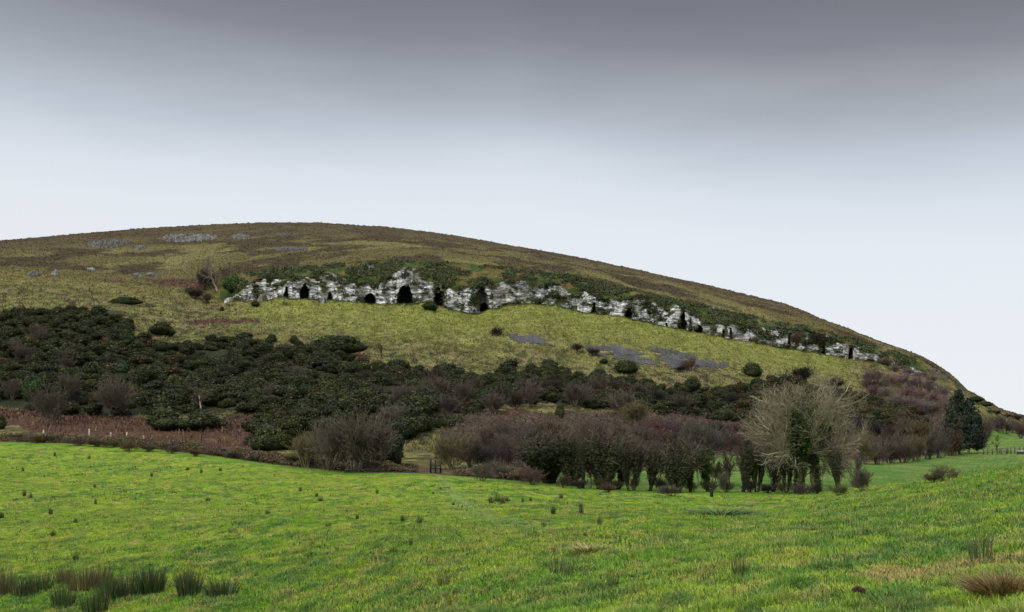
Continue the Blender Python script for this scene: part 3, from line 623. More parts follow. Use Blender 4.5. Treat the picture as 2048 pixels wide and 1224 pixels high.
# tussocks on the open hillside
hm = (CSG > 6) & ~inpoly(WX, WY, thicket) & (CSG < 13) & ~((CSG > 9) & (CSG < 10.9) & (CPX > 440) & (CPX < 1850)) & inframe & ~((CPX > 880) & (CPX < 1950) & (CPY > 800) & (CPY < 945)) & ~((CPX > 1940) & (CSG < 7))
for p in screes: hm &= ~inpoly(WX, WY, p)
def turf_col(P, r, c, g=1.0):
    col = ground_colour(px[c], PYf[r, c], P[:, 0], P[:, 1], seg[r]); return col * (g * (.8 + .7 * rs.rand(len(P), 1)))
bladed('rough_grass', 'rough tussocky yellow and brown grass over the open hillside', 'grass', 110000, cellpix * hm * vis, lambda P, c: .45, lambda P, c: P[:, 1] / 1000, 1.3, lambda P, r, c: turf_col(P, r, c))
# meadow turf: blades nearest the camera, coarser farther off
mm = (CSG > .75) & (CSG < 4) & inframe & vis
cy = lambda P: np.clip(P[:, 1], 5, 90)
def mcol(P, r, c):
    col = turf_col(P, r, c); m = rs.rand(len(P)); tf = sst(.58, .70, fbm(P[:, 0] / .55, P[:, 1] / .55, o=3, seed=51)); col = mixc(col, (.06, .15, .022), tf * .6); col = np.where((m < .06)[:, None], np.array([.30, .25, .09]) * (.6 + .6 * rs.rand(len(P), 1)), col)
    nr_ = (1.12 + .22 * (1 - sst(12, 40, P[:, 1])))[:, None]; col = np.where((m > .84)[:, None], col * .5, col * nr_ * (.75 + .55 * rs.rand(len(P), 1))); return np.where(((m > .70) & (m < .80))[:, None], np.array([.19, .32, .04]) * (.7 + .6 * rs.rand(len(P), 1)), col)
bladed('meadow_grass', 'short green and straw coloured grass of the near meadow', 'grass', 120000, cellpix * mm * np.clip(16 / CY, .2, 2.0) * (CY < 95), lambda P, c: (.070 + .03 * sst(10, 40, P[:, 1])) * (.45 + 1.1 * fbm(P[:, 0] / .35, P[:, 1] / .35, o=3, seed=52)) + .06 * sst(.58, .70, fbm(P[:, 0] / .55, P[:, 1] / .55, o=3, seed=51)), lambda P, c: .003 + cy(P) * .00034, 1.2, mcol, per=9, jit=lambda P: .05 + P[:, 1] * .0022)

clm = mm & (CSG > .9) & (fbm(P3[:-1, :-1, 0] / 5, P3[:-1, :-1, 1] / 5, o=3, seed=53) > .42)
CLP = np.array([(.040, .105, .022), (.055, .14, .025), (.04, .11, .045), (.15, .13, .05), (.07, .16, .03)])
def clc(P, r, c):
    g = np.repeat(rs.randint(0, 5, len(P) // 16), 16); return CLP[g] * (.6 + .7 * rs.rand(len(P), 1))
bladed('meadow_tussocks', 'small darker tussocks and weeds speckling the meadow turf', 'grass', 3600, cellpix * clm * np.clip(30 / CY, .4, 1.4), lambda P, c: .085 + .0012 * P[:, 1], lambda P, c: .005 + cy(P) * .0006, 1.5, clc, per=16, jit=lambda P: .06 + .0028 * P[:, 1])
# ------------------------------------------------------------------ gorse and bare bushes one can tell apart
def bush(name, me, x, yb, w, h, label, cat='bush', group=None, color=(1, 1, 1), depth=None, sink=.04):
    """x, yb: foot of the bush; w, h: its size in picture units"""
    p = at(x, yb); s = p.y / F; o = obj(name, me); o.location = p - Vector((0, 0, sink * h * s)); o.rotation_euler = (0, 0, random.uniform(0, 6.28) if not depth else 0)
    o.scale = (w * s, (depth or min(w, h * 1.7)) * s if depth else w * s, h * s); o.color = (*color, 1); return tag(o, label, cat, group)
GB = [(249, 608, 82, 17, 'long low dark gorse clump on the open slope left of the cliff', 26), (322, 669, 60, 30, 'rounded gorse bush just above the left end of the thicket', 0), (543, 683, 24, 18, 'small round gorse bush, left of a pair above the thicket', 0),
      (587, 686, 24, 18, 'small round gorse bush, right of a pair above the thicket', 0), (672, 704, 142, 40, 'largest gorse mound standing above the thicket edge', 60), (511, 612, 24, 11, 'low gorse bush in front of the left end of the cliff', 0),
      (443, 622, 11, 11, 'tiny round gorse bush below the bare trees at the cliff end', 0), (858, 619, 38, 20, 'dark bush right below the largest cave', 0), (1250, 745, 62, 30, 'gorse bush below the middle scree patch', 0), (1206, 727, 24, 12, 'small gorse bush at the lower left of the middle scree', 0),
      (1502, 752, 48, 32, 'dark round gorse bush left of the big bare tree top', 0), (1382, 782, 48, 34, 'gorse bush standing above the scrub below the largest scree', 0), (1097, 755, 52, 36, 'tall gorse bush at the top edge of the thicket right of centre', 0),
      (330, 858, 96, 52, 'left half of the gorse bank standing in the bracken', 0), (405, 858, 100, 44, 'right half of the gorse bank standing in the bracken', 0), (542, 900, 92, 60, 'big gorse bush at the edge of the bracken left of the large bare thicket', 0),
      (120, 722, 70, 34, 'gorse bush with a slightly raised crown in the left thicket', 0), (605, 860, 90, 56, 'gorse bush behind the left shoulder of the large bare thicket', 0), (0, 858, 30, 36, 'gorse bush cut by the left frame edge above the bank', 0),
      (830, 790, 80, 38, 'gorse bush at the middle of the thicket with a rounded top', 0), (1120, 835, 24, 36, 'narrow dark evergreen in the brown scrub', 0), (1950, 803, 40, 13, 'dark gorse clump on the skyline at the right nose of the hill', 0), (1968, 812, 36, 11, 'low gorse clump just right of the skyline gorse', 0)]
for i, (x, y, w, h, lab, dep) in enumerate(GB):
    bush('gorse_bush', T_gorse[i % 2], x, y, w, h, lab, 'bush', 'gorse bushes one can tell apart', (1.1, 1.1, 1), dep or None)
GREY, PURP, RED, OLIV, DARK, PALE = (.115, .098, .074), (.108, .086, .074), (.118, .078, .058), (.13, .115, .058), (.052, .044, .036), (.25, .22, .18)
BB = [(995, 672, 36, 18, DARK, 'dark brown bush at the left tip of the small scree'), (1152, 702, 32, 16, DARK, 'dark bush left of the middle scree patch'), (1186, 711, 34, 16, DARK, 'dark bush touching the middle scree patch'), (1380, 741, 46, 26, RED, 'reddish bush on the lower edge of the largest scree'),
      (1362, 744, 28, 14, DARK, 'small dark bush beside the reddish one on the scree'), (1600, 766, 84, 32, DARK, 'brown bush on the slope right behind the big tree crown'), (1668, 775, 50, 20, DARK, 'small dark brown bush right of the big tree crown'), (1745, 780, 60, 24, PURP, 'purplish bush left of the birch scrub, low on the slope'),
      (408, 580, 44, 48, DARK, 'dark leafless bush left of the pale tree at the cliff end'), (388, 598, 50, 26, DARK, 'brown bush below the dark one at the cliff end'), (412, 606, 36, 20, GREY, 'grey green twiggy bush at the foot of the cliff end group'), (1640, 690, 40, 30, DARK, 'dark bush choking a hollow of the right-hand cliff'),
      (1592, 694, 26, 32, RED, 'brown leafless bush against the right-hand cliff'), (100, 850, 84, 82, GREY, 'large grey brown leafless bush left of the bracken slope'), (226, 832, 86, 82, GREY, 'pale topped leafless bush above the bracken'), (22, 800, 44, 44, GREY, 'small bare bush near the left edge above the bracken'),
      (80, 690, 44, 40, PURP, 'pinkish bare bush high in the left thicket'), (872, 800, 64, 52, GREY, 'grey bare bush in the thicket left of the narrow gully'), (925, 808, 58, 48, GREY, 'grey bare bush right of its twin at the gully'), (984, 828, 58, 50, GREY, 'rounded grey olive bush beside the red bracken patch'),
      (1060, 815, 66, 52, PURP, 'leaning purple brown bush above the scrub'), (1165, 812, 60, 44, PURP, 'purple bare bush in the thicket right of centre'), (1270, 850, 70, 50, OLIV, 'grey green bush in the middle of the brown scrub'), (790, 860, 70, 56, GREY, 'bare bush at the thicket edge above the stile'),
      (612, 935, 70, 74, OLIV, 'pale twiggy left flank of the large bare thicket'), (655, 940, 100, 108, GREY, 'left crown of the large bare thicket'), (708, 944, 120, 122, GREY, 'tallest central crown of the large bare thicket'), (752, 942, 90, 112, GREY, 'right crown of the large bare thicket'),
      (905, 940, 84, 80, OLIV, 'yellowish olive bush just right of the stile'), (940, 936, 60, 72, GREY, 'twiggy bush right of the yellowish one by the stile'), (1725, 982, 52, 46, GREY, 'twiggy shrub right of the big tree at the hedge end'), (1890, 962, 60, 32, OLIV, 'low spiky bare bush on the brow of the near slope'),
      (1866, 965, 44, 20, RED, 'brown bramble bush on the brow of the near slope'), (1450, 985, 30, 46, GREY, 'small twiggy bush between two ivy clad hedge trees'), (1215, 985, 40, 20, RED, 'bramble clump at the foot of the hedge right of the gate post'), (1340, 992, 60, 22, GREY, 'straw coloured bramble clump at the foot of the hedge')]
for i, (x, y, w, h, c, lab) in enumerate(BB):
    bush('bare_bush', T_bush[i % 5], x, y, w, h, lab, 'bush', None, c)
bush('ivy_bush', T_ever[0], 465, 583, 46, 42, 'green ivy covered bush at the left end of the cliff', 'bush', None, (1.3, 1.6, 1.2))
bush('ivy_bush', T_ever[0], 772, 936, 66, 112, 'tall ivy covered evergreen at the right of the large bare thicket', 'bush', None, (.8, .8, .9))
bush('ivy_bush', T_ever[0], 62, 800, 44, 54, 'green holly like bush left of the pale topped leafless bush', 'bush', None, (1, 1.3, 1))
bush('ivy_bush', T_ever[0], 1385, 880, 34, 44, 'dark evergreen in the scrub behind the ivy clad trees', 'bush', None, (.7, .8, .8))
bush('ivy_bush', T_ever[0], 965, 925, 36, 30, 'bright green shrub low in the scrub right of the stile', 'bush', None, (1.4, 1.8, 1))

rr_ = random.Random(77); TH = []
while len(TH) < 34:
    x = rr_.uniform(20, 1480) if rr_.random() < .35 else rr_.uniform(820, 1480); y = rr_.uniform(700, 832)
    if inpoly(np.array([x]), np.array([y - 22.0]), thicket)[0] and all(abs(x - a) > 16 or abs(y - b) > 14 for a, b in TH): TH.append((x, y))
THN = 'first second third fourth fifth sixth seventh eighth ninth tenth eleventh twelfth thirteenth fourteenth fifteenth sixteenth seventeenth eighteenth nineteenth twentieth twenty-first twenty-second twenty-third twenty-fourth twenty-fifth twenty-sixth twenty-seventh twenty-eighth twenty-ninth thirtieth thirty-first thirty-second thirty-third thirty-fourth'.split()
for i, (x, y) in enumerate(sorted(TH)):
    z = .7 + .6 * (y - 700) / 130; bush('bare_bush', T_bush[i % 5], x, y, rr_.uniform(34, 58) * z, rr_.uniform(26, 42) * z, 'bare twiggy bush rising out of the gorse thicket, %s from the left' % THN[i], 'bush', 'bare bushes inside the gorse thicket', rr_.choice([GREY, PURP, GREY, DARK]))
# small trees on the slope
ORD = ['first', 'second', 'third', 'fourth', 'fifth', 'sixth', 'seventh', 'eighth', 'ninth', 'tenth', 'eleventh', 'twelfth', 'thirteenth', 'fourteenth', 'fifteenth', 'sixteenth', 'seventeenth', 'eighteenth', 'nineteenth', 'twentieth',
       'twenty-first', 'twenty-second', 'twenty-third', 'twenty-fourth', 'twenty-fifth', 'twenty-sixth', 'twenty-seventh', 'twenty-eighth', 'twenty-ninth', 'thirtieth', 'thirty-first', 'thirty-second', 'thirty-third', 'thirty-fourth', 'thirty-fifth', 'thirty-sixth']
def tree(name, k, x, yb, w, h, label, group=None, tc_=GREY, bc=GREY, cat='tree'):
    p = at(x, yb); s = p.y / F; r = empty(name, p, label, cat, group, random.uniform(0, 6.28)); r.scale = (w * s, w * s, h * s)
    obj('trunk', T_tree[k][0], r, tc_); obj('branches', T_tree[k][1], r, bc); return r
tree('hawthorn_tree', 3, 765, 718, 38, 34, 'small wind bent hawthorn right of the largest gorse mound', None, DARK, DARK)
tree('bare_tree', 0, 145, 627, 38, 34, 'small leafless tree at the upper edge of the left thicket', None, GREY, PURP)
tree('bare_tree', 1, 402, 822, 54, 58, 'slender pale trunked tree rising behind the gorse bank', None, PALE, GREY)
tree('bare_tree', 2, 434, 582, 66, 66, 'pale leafless tree at the left end of the cliff', None, PALE, PALE)
tree('bare_tree', 0, 456, 575, 44, 50, 'reddish leafless tree right of the pale one at the cliff end', None, PURP, RED)
tree('bare_tree', 1, 1615, 735, 16, 20, 'tiny leaning bare tree below the right-hand cliff', None, DARK, GREY)
tree('bare_tree', 0, 1413, 775, 30, 34, 'thin bare tree below the right end of the largest scree', None, GREY, PURP)
tree('bare_tree', 2, 640, 447, 8, 5, 'tiny lone bush on the summit skyline', None, DARK, DARK)

# brown scrub between the thicket and the hedge
def gridrow(x0, x1, n, y0, y1, w, h, cols, lab, group, name='scrub_bush', cat='bush', jx=.3, jy=6, meshes=None):
    for i in range(n):
        f = (i + .5) / n; x = x0 + (x1 - x0) * f + random.uniform(-jx, jx) * (x1 - x0) / n; y = y0 + (y1 - y0) * f + random.uniform(-jy, jy)
        c = random.choice(cols); k = random.uniform(.8, 1.2)
        bush(name, random.choice(meshes or T_bush), x, y, w * k, h * random.uniform(.8, 1.2), lab % ORD[i], cat, group, tuple(q * random.uniform(.8, 1.15) for q in c))
gridrow(985, 1520, 14, 880, 882, 60, 38, [PURP, GREY, RED], 'leafless scrub bush, %s from the left in the back row behind the hedge', 'leafless scrub behind the hedge')
gridrow(960, 1480, 15, 908, 900, 62, 46, [PURP, GREY, GREY, RED], 'leafless scrub bush, %s from the left in the middle row behind the hedge', 'leafless scrub behind the hedge')
gridrow(960, 1300, 11, 938, 930, 58, 54, [PURP, GREY, DARK], 'leafless scrub bush, %s from the left in the front row behind the hedge', 'leafless scrub behind the hedge')
gridrow(945, 1100, 6, 955, 968, 52, 32, [RED, GREY], 'brown bramble bush, %s from the left at the meadow edge right of the stile', 'brambles right of the stile', 'bramble_bush')
gridrow(10, 640, 16, 878, 932, 46, 16, [RED, GREY, OLIV, GREY], 'low brown bramble bush, %s from the left in the bank above the left field', 'brambles in the bank of the left field', 'bramble_bush', jy=3)
gridrow(1180, 1400, 9, 944, 912, 50, 42, [PURP, GREY, DARK], 'leafless scrub bush, %s from the left in the nearest row seen between the hedge trees', 'leafless scrub behind the hedge', jy=3)
gridrow(1370, 1600, 7, 903, 903, 56, 46, [PURP, GREY, RED], 'leafless scrub bush, %s from the left at the far edge of the hidden pasture', 'scrub at the far edge of the pasture', jy=2)
gridrow(1480, 1880, 12, 872, 872, 56, 34, [OLIV, DARK, DARK], 'dark leafless bush, %s from the left on the slope behind the big tree', 'dark scrub on the right-hand slope')
gridrow(1640, 1850, 7, 838, 842, 50, 22, [OLIV, DARK], 'dull brown bush, %s from the left low on the right-hand slope', 'dull brown scrub on the right-hand slope')
# birch scrub on the right shoulder
k = 0
BR = [(1742, 768), (1740, 800), (1778, 774), (1770, 802), (1800, 775), (1806, 800), (1790, 818), (1828, 780), (1835, 805), (1822, 822), (1855, 790), (1862, 812), (1850, 828), (1878, 800), (1885, 818), (1872, 832), (1895, 826), (1790, 745), (1815, 750), (1840, 756), (1862, 764), (1770, 730)]
for x, y in sorted(BR):
    small = y < 766
    bush('birch_bush', T_bush[k % 5], x, y, 30 if small else 46, 15 if small else 31, ('leafless birch bush, %s from the left on the right shoulder of the hill') % ORD[k], 'bush', 'leafless birch scrub on the right shoulder', tuple(q * random.uniform(.95, 1.15) for q in (.20, .145, .132))); k += 1
gridrow(1955, 2048, 6, 866, 872, 34, 32, [DARK, PURP, GREY], 'dark bare bush, %s from the left below the right end of the hill', 'bushes at the right end of the hill')
gridrow(1975, 2046, 5, 826, 842, 22, 9, [DARK], 'small dark bush, %s from the left on the right-hand skyline', 'bushes on the right-hand skyline', jy=1)

# far hedge of bare trees, right
FH = [(1722, 928, 46, 84, OLIV), (1750, 928, 44, 66, GREY), (1775, 926, 46, 70, PURP), (1800, 925, 44, 72, GREY), (1826, 922, 50, 82, OLIV), (1850, 918, 44, 84, GREY), (1874, 915, 44, 80, PURP), (1896, 911, 46, 84, RED), (1912, 908, 30, 62, GREY)]
for i, (x, y, w, h, c) in enumerate(FH):
    tree('bare_tree', i % 3, x, y, w * 1.25, h, 'leafless tree, %s from the left in the row behind the right-hand pasture' % ORD[i], 'row of leafless trees along the pasture', DARK, c)
    bush('underwood_bush', T_bush[i % 5], x + 8, y + 1, w, h * .62, 'dark twiggy undergrowth under the %s tree of the pasture row' % ORD[i], 'bush', 'undergrowth of the pasture row', tuple(q * .8 for q in c))
tree('bare_tree', 1, 1994, 909, 26, 40, 'small upright bare tree standing alone beside the far gate', None, DARK, DARK)

# conifers
def conifer(seed):
    r = random.Random(seed); S = [(0, 0, -.02, 0, 0, 1, .014, .003, 0)]; Pn, Nn, Sz = [], [], []
    for i in range(260):
        t = r.random() ** 1.1; z = .07 + .90 * t; a = r.uniform(0, 6.283); ln = (.42 * (1 - t) ** .6 + .03) * r.uniform(.55, 1.15)
        dx, dy = math.cos(a), math.sin(a); S.append((0, 0, z, dx * ln, dy * ln, z + ln * .25, .004, .001, 1)); 
        for j in range(34):
            f = r.random() ** .6; Pn.append((dx * ln * f + r.gauss(0, .022), dy * ln * f + r.gauss(0, .022), z + ln * .25 * f - .01 + r.gauss(0, .016))); Nn.append((dx * .5 + r.gauss(0, .5), dy * .5 + r.gauss(0, .5), 1)); Sz.append(r.uniform(.016, .034))
    Pn, Nn, Sz = np.array(Pn), np.array(Nn), np.array(Sz); col = np.array([.024, .038, .020]) * (.6 + .9 * rs.rand(len(Pn), 1))
    v, q, c = leaves(Pn, Nn, Sz, col, 2.2); return twig_mesh('trunk', np.array(S)[:1], (.08, .06, .045), .2, 6), raw_mesh('crown', v, q, None, c, mat=M_leaf)
T_con = [conifer(3), conifer(4)]
for i, (x, y, w, h, lab) in enumerate([(1902, 911, 62, 100, 'dark green conifer at the left of the clump, hanging over the pasture'), (1916, 909, 74, 130, 'tallest dark green conifer of the clump on the right'), (1938, 907, 72, 112, 'dark green conifer right of the tallest one'), (1953, 906, 46, 80, 'shortest dark conifer at the right of the clump')]):
    p = at(x, y); s = p.y / F; r = empty('conifer_tree', p, lab, 'tree', 'clump of dark conifers', i * 1.3); r.scale = (w * s, w * s, h * s)
    a, b = T_con[i % 2]; obj('trunk', a, r); obj('crown', b, r, (1, 1, 1))
bush('bare_bush', T_bush[2], 1968, 895, 40, 66, 'pale grey leafless thicket right behind the conifers', 'bush', None, GREY)

# ------------------------------------------------------------------ ivy-clad hedge trees
def ivy_tree(seed, stems=2, spread=.22, wide=.5):
    """size 1 high; ivy vase up to ~.75, twigs above"""
    r = random.Random(seed); S = []; rn = np.random.RandomState(seed); LP, LN = [], []
    K = dict(steps=[5, 4, 3], wob=[.06, .2, .25], up=[.06, .08, .1], taper=.6, kids=[2.6, 2.6, 0], ang=[(.3, .9), (.3, .9)], len=[.44, .55], rad=[.4, .6], rmin=.004); K['from'] = [2, 0, 9]
    for i in range(stems):
        a = r.uniform(0, 6.283); d = Vector((math.cos(a) * spread, math.sin(a) * spread * .6, 1)).normalized(); L0 = len(S)
        grow(S, r, Vector((math.cos(a) * .03 * stems, 0, -.03)), d, .78, .03, 0, K)
        tr = [s for s in S[L0:] if s[8] == 0]
        for s in tr:
            p0, p1 = np.array(s[:3]), np.array(s[3:6]); nl = 420; f = rn.rand(nl, 1); c = p0 * (1 - f) + p1 * f; zz = c[:, 2:3]
            rad = (.028 + .15 * np.clip(zz / .6 - .18, 0, 1) ** .9) * wide / .5 * (1 - .35 * np.clip((zz - .72) / .2, 0, 1)); u = rn.normal(size=(nl, 3)); u[:, 2] *= .5; u /= np.linalg.norm(u, axis=1)[:, None]
            q = c + u * rad * (.55 + .6 * rn.rand(nl, 1)); q[:, 2] = np.maximum(q[:, 2], .0); LP.append(q); LN.append(u + rn.normal(size=(nl, 3)) * .5)
    A = np.array(S); LP, LN = np.concatenate(LP), np.concatenate(LN); n = len(LP)
    m = rn.rand(n, 1); col = np.array([.018, .022, .010]) * (1 - m) + np.array([.042, .046, .018]) * m
    v, q, c = leaves(LP, LN, .026 * (.6 + .9 * rn.rand(n)), col, 1.3)
    lv = A[:, 8]; A[:, 6:8] = np.maximum(A[:, 6:8], .0035)
    return twig_mesh('trunk', A[lv == 0], (.07, .06, .045), .2, 6), twig_mesh('branches', A[lv > 0], (.095, .08, .055), .3), raw_mesh('ivy', v, q, None, c, mat=M_leaf)
T_ivy = [ivy_tree(51, 1), ivy_tree(52, 2), ivy_tree(53, 3, .3, .6), ivy_tree(54, 1, .1, .62), ivy_tree(55, 2, .35, .4)]
HT = [(1105, 968, 110, 110, 2, 'broad ivy clad tree, first of the hedge row from the left'), (1137, 972, 90, 118, 2, 'ivy clad tree with many stems, second of the hedge row'), (1166, 977, 40, 112, 0, 'thin straight ivy clad trunk beside a gap in the hedge'), (1198, 979, 100, 132, 2, 'widest vase shaped ivy clad tree left of the hedge middle'),
      (1232, 978, 60, 100, 1, 'small ivy clad tree right of the widest one'), (1262, 982, 64, 112, 4, 'ivy clad tree leaning left above a narrow foot'), (1298, 982, 56, 96, 3, 'short rounded ivy clad tree standing free between two gaps'), (1345, 985, 86, 106, 2, 'bushy ivy clad tree, left of the joined pair'),
      (1380, 985, 62, 118, 0, 'ivy clad tree, right of the joined pair'), (1418, 983, 62, 116, 3, 'ivy clad tree with the bushy yellow green head above the black post'), (1480, 984, 56, 112, 1, 'ivy clad tree right of the small twiggy bush'), (1514, 984, 44, 90, 4, 'slanting slim ivy clad tree'),
      (1542, 984, 52, 92, 1, 'two stemmed slim ivy clad tree left of the big tree'), (1572, 986, 30, 70, 4, 'smallest thin ivy clad stem beside the big tree'), (1675, 985, 56, 112, 0, 'ivy clad trunk just right of the big tree')]
for i, (x, y, w, h, k, lab) in enumerate(HT):
    p = at(x, y); s = p.y / F; r = empty('hedgerow_tree', p, lab, 'tree', 'ivy clad trees in the hedge row', random.uniform(-.5, .5) + (math.pi if i % 2 else 0)); r.scale = (w * s * 1.5, w * s * 1.5, h * s * .98)
    a, b, c = T_ivy[k]; obj('trunk', a, r, (1, 1, 1)); obj('branches', b, r, (1, 1, 1)); g = obj('ivy', c, r, (1.3, 1.5, .9) if i == 9 else (1, 1, 1))
gridrow(1105, 1700, 16, 976, 990, 40, 24, [GREY, DARK, OLIV], 'low twiggy bush, %s from the left at the foot of the hedge', 'low bushes in the foot of the hedge', 'hedge_bush', jy=1)
gridrow(1110, 1720, 20, 969, 972, 52, 74, [DARK, GREY, DARK], 'thin twiggy shrub, %s from the left just behind the hedge row', 'twiggy shrubs behind the hedge row', 'hedge_shrub', jy=1, meshes=[T_thin])

# ------------------------------------------------------------------ the big bare tree
def big_tree():
    rng = random.Random(5); p = at(1618, 986); s = p.y / F
    root = empty('ash_tree', p, 'tallest leafless tree in the hedge, wide pale crown and ivy clad trunk', 'tree')
    Ht, W = 250 * s, 236 * s
    K = dict(steps=[6, 5, 5, 4], wob=[.13, .2, .24, .26], up=[.07, .08, .08, .08], taper=.55, kids=[2.2, 1.9, 1.75, 0], ang=[(.35, .9), (.35, .85), (.3, .8)], len=[.55, .58, .58], rad=[.6, .62, .65], rmin=.0095); K['from'] = [1, 1, 0, 9]
    St, S = [], []
    top = Vector((-.6, 0, Ht * .42))
    feet = [Vector((-1.0, 0, -.2)), Vector((.9, .3, -.2)), Vector((1.5, .1, -.2))]
    for f in feet[:2]:
        q = f
        for i in range(6):
            t = (i + 1) / 6; nx = f.lerp(top + Vector((f.x * .45, f.y, 0)), t) + Vector((rng.gauss(0, .1), rng.gauss(0, .1), 0)); St.append((*q, *nx, .34 - .03 * i, .31 - .03 * i, 0)); q = nx
    fans = 19
    for i in range(fans):
        a = i / fans * 6.283 + rng.uniform(-.15, .15); z0 = Ht * rng.uniform(.26, .46); el = rng.uniform(-.1, 1.25); 
        d = Vector((math.cos(a) * math.cos(el), math.sin(a) * math.cos(el), math.sin(el))); base = Vector((-.5 + math.cos(a) * .2, 0, z0))
        ln = Ht * (.40 + .12 * math.sin(max(el, 0))) * rng.uniform(.75, 1.1); grow(S, rng, base, d, ln, rng.uniform(.06, .12), 0, K)
    for i in range(9):     # drooping limbs
        a = rng.choice([0, 3.14]) + rng.uniform(-.9, .9); d = Vector((math.cos(a), math.sin(a) * .7, .1)); K2 = dict(K); K2['up'] = [-.07, -.02, .02, .03]
        grow(S, rng, Vector((-.4, 0, Ht * rng.uniform(.22, .36))), d, Ht * .36, .08, 0, K2)
    A = np.array(S)
    cx = -.3; R = W / 2 * 1.02                                    # keep twigs inside an uneven round crown
    m = (A[:, 3:6] + A[:, :3]) / 2; e = np.sqrt(((m[:, 0] - cx) / R) ** 2 + (m[:, 1] / R) ** 2 + ((m[:, 2] - Ht * .53) / (Ht * .49)) ** 2)
    A = A[e + .13 * rs.rand(len(A)) * (A[:, 8] > 1) < 1.02 + .26 * (vn(m[:, 0] * .45, m[:, 2] * .45, m[:, 1] * .45, seed=6) - .5)]
    A = A[(A[:, 8] < 2) | (rs.rand(len(A)) < .72)]; A[A[:, 8] < 2, 6:8] *= 1.3
    obj('trunk', twig_mesh('trunk', np.array(St), (.10, .08, .055), .2, 8), root, (1, 1, 1))
    c = twig_mesh('branches', A, (.215, .19, .125), .45); obj('branches', c, root, (1, 1, 1)); print('big tree', len(A))
    LP, LN = [], []
    for (x0, y0, z0, x1, y1, z1, r0, r1, n) in [(-1.0, 0, 0, -.9, 0, Ht * .36, .55, .65, 3200), (.9, .3, 0, .3, .2, Ht * .36, .5, .6, 2600), (-1.4, -.9, Ht * .36, -.8, -.9, Ht * .66, 1.5, 1.9, 9500), (.8, -.6, Ht * .42, 1.4, -.3, Ht * .58, 1.0, 1.2, 3800), (-.9, 0, Ht * .22, -1.0, 0, Ht * .35, .8, 1.2, 2200)]:
        f = rs.rand(n, 1); c0 = np.array([x0, y0, z0]) * (1 - f) + np.array([x1, y1, z1]) * f; u = rs.normal(size=(n, 3)); u /= np.linalg.norm(u, axis=1)[:, None]; q = c0 + u * (r0 * (1 - f) + r1 * f) * (rs.rand(n, 1) ** .45)
        q[:, 2] = np.maximum(q[:, 2], 0); k = fbm(q[:, 0] / .8 + 5, q[:, 2] / .8, q[:, 1] / .8, o=2, seed=8) > .40; LP.append(q[k]); LN.append(u[k] + rs.normal(size=(k.sum(), 3)) * .5)
    LP, LN = np.concatenate(LP), np.concatenate(LN); n = len(LP); mm_ = rs.rand(n, 1)
    v, q, c = leaves(LP, LN, .15 * (.6 + .8 * rs.rand(n)), np.array([.016, .028, .008]) * (1 - mm_) + np.array([.042, .070, .018]) * mm_, 1.2)
    obj('ivy', raw_mesh('ivy', v, q, None, c, mat=M_leaf), root, (1, 1, 1))
big_tree()

# ------------------------------------------------------------------ rushes
def rush_mesh(seed, n, rad, col, name='rush_clump', lean=.35, mess=1):
    r = np.random.RandomState(seed); a = r.rand(n) * 6.283; q = np.sqrt(r.rand(n)) * rad; P = np.stack([np.cos(a) * q, np.sin(a) * q, np.zeros(n) - .02], 1)
    h = (.45 + .55 * r.rand(n)) * (1 - .35 * q / rad); out = np.stack([np.cos(a), np.sin(a), 0 * a], 1) * (q / rad * lean)[:, None] + r.normal(size=(n, 3)) * [.08 * mess, .08 * mess, 0]
    w = .007 + .006 * r.rand(n); b = r.rand(n) * 6.283; sd = np.stack([np.cos(b), np.sin(b), 0 * b], 1) * w[:, None]; H = h[:, None]; up = np.array([0, 0, 1.0])
    v = np.stack([P - sd, P + sd, P + up * H * .6 + out * H * .5 + sd * .8, P + up * H * .6 + out * H * .5 - sd * .8, P + up * H + out * H], 1).reshape(-1, 3); i = np.arange(n)[:, None] * 5
    c = np.array(col) * (.6 + .8 * r.rand(n, 1)); c = np.where((r.rand(n) < .15)[:, None], np.array([.14, .11, .05]), c)
    return raw_mesh(name, v, i + [0, 1, 2, 3], i + [3, 2, 4], np.repeat(c, 5, 0), mat=M_blade)
RG, RB = (.050, .085, .028), (.115, .105, .045)
T_rush = [rush_mesh(1, 300, .30, RG), rush_mesh(2, 210, .42, RG), rush_mesh(3, 210, .4, RB), rush_mesh(4, 55, .22, RG), rush_mesh(5, 130, .3, (.028, .042, .018)), rush_mesh(6, 110, .3, (.045, .045, .022))]
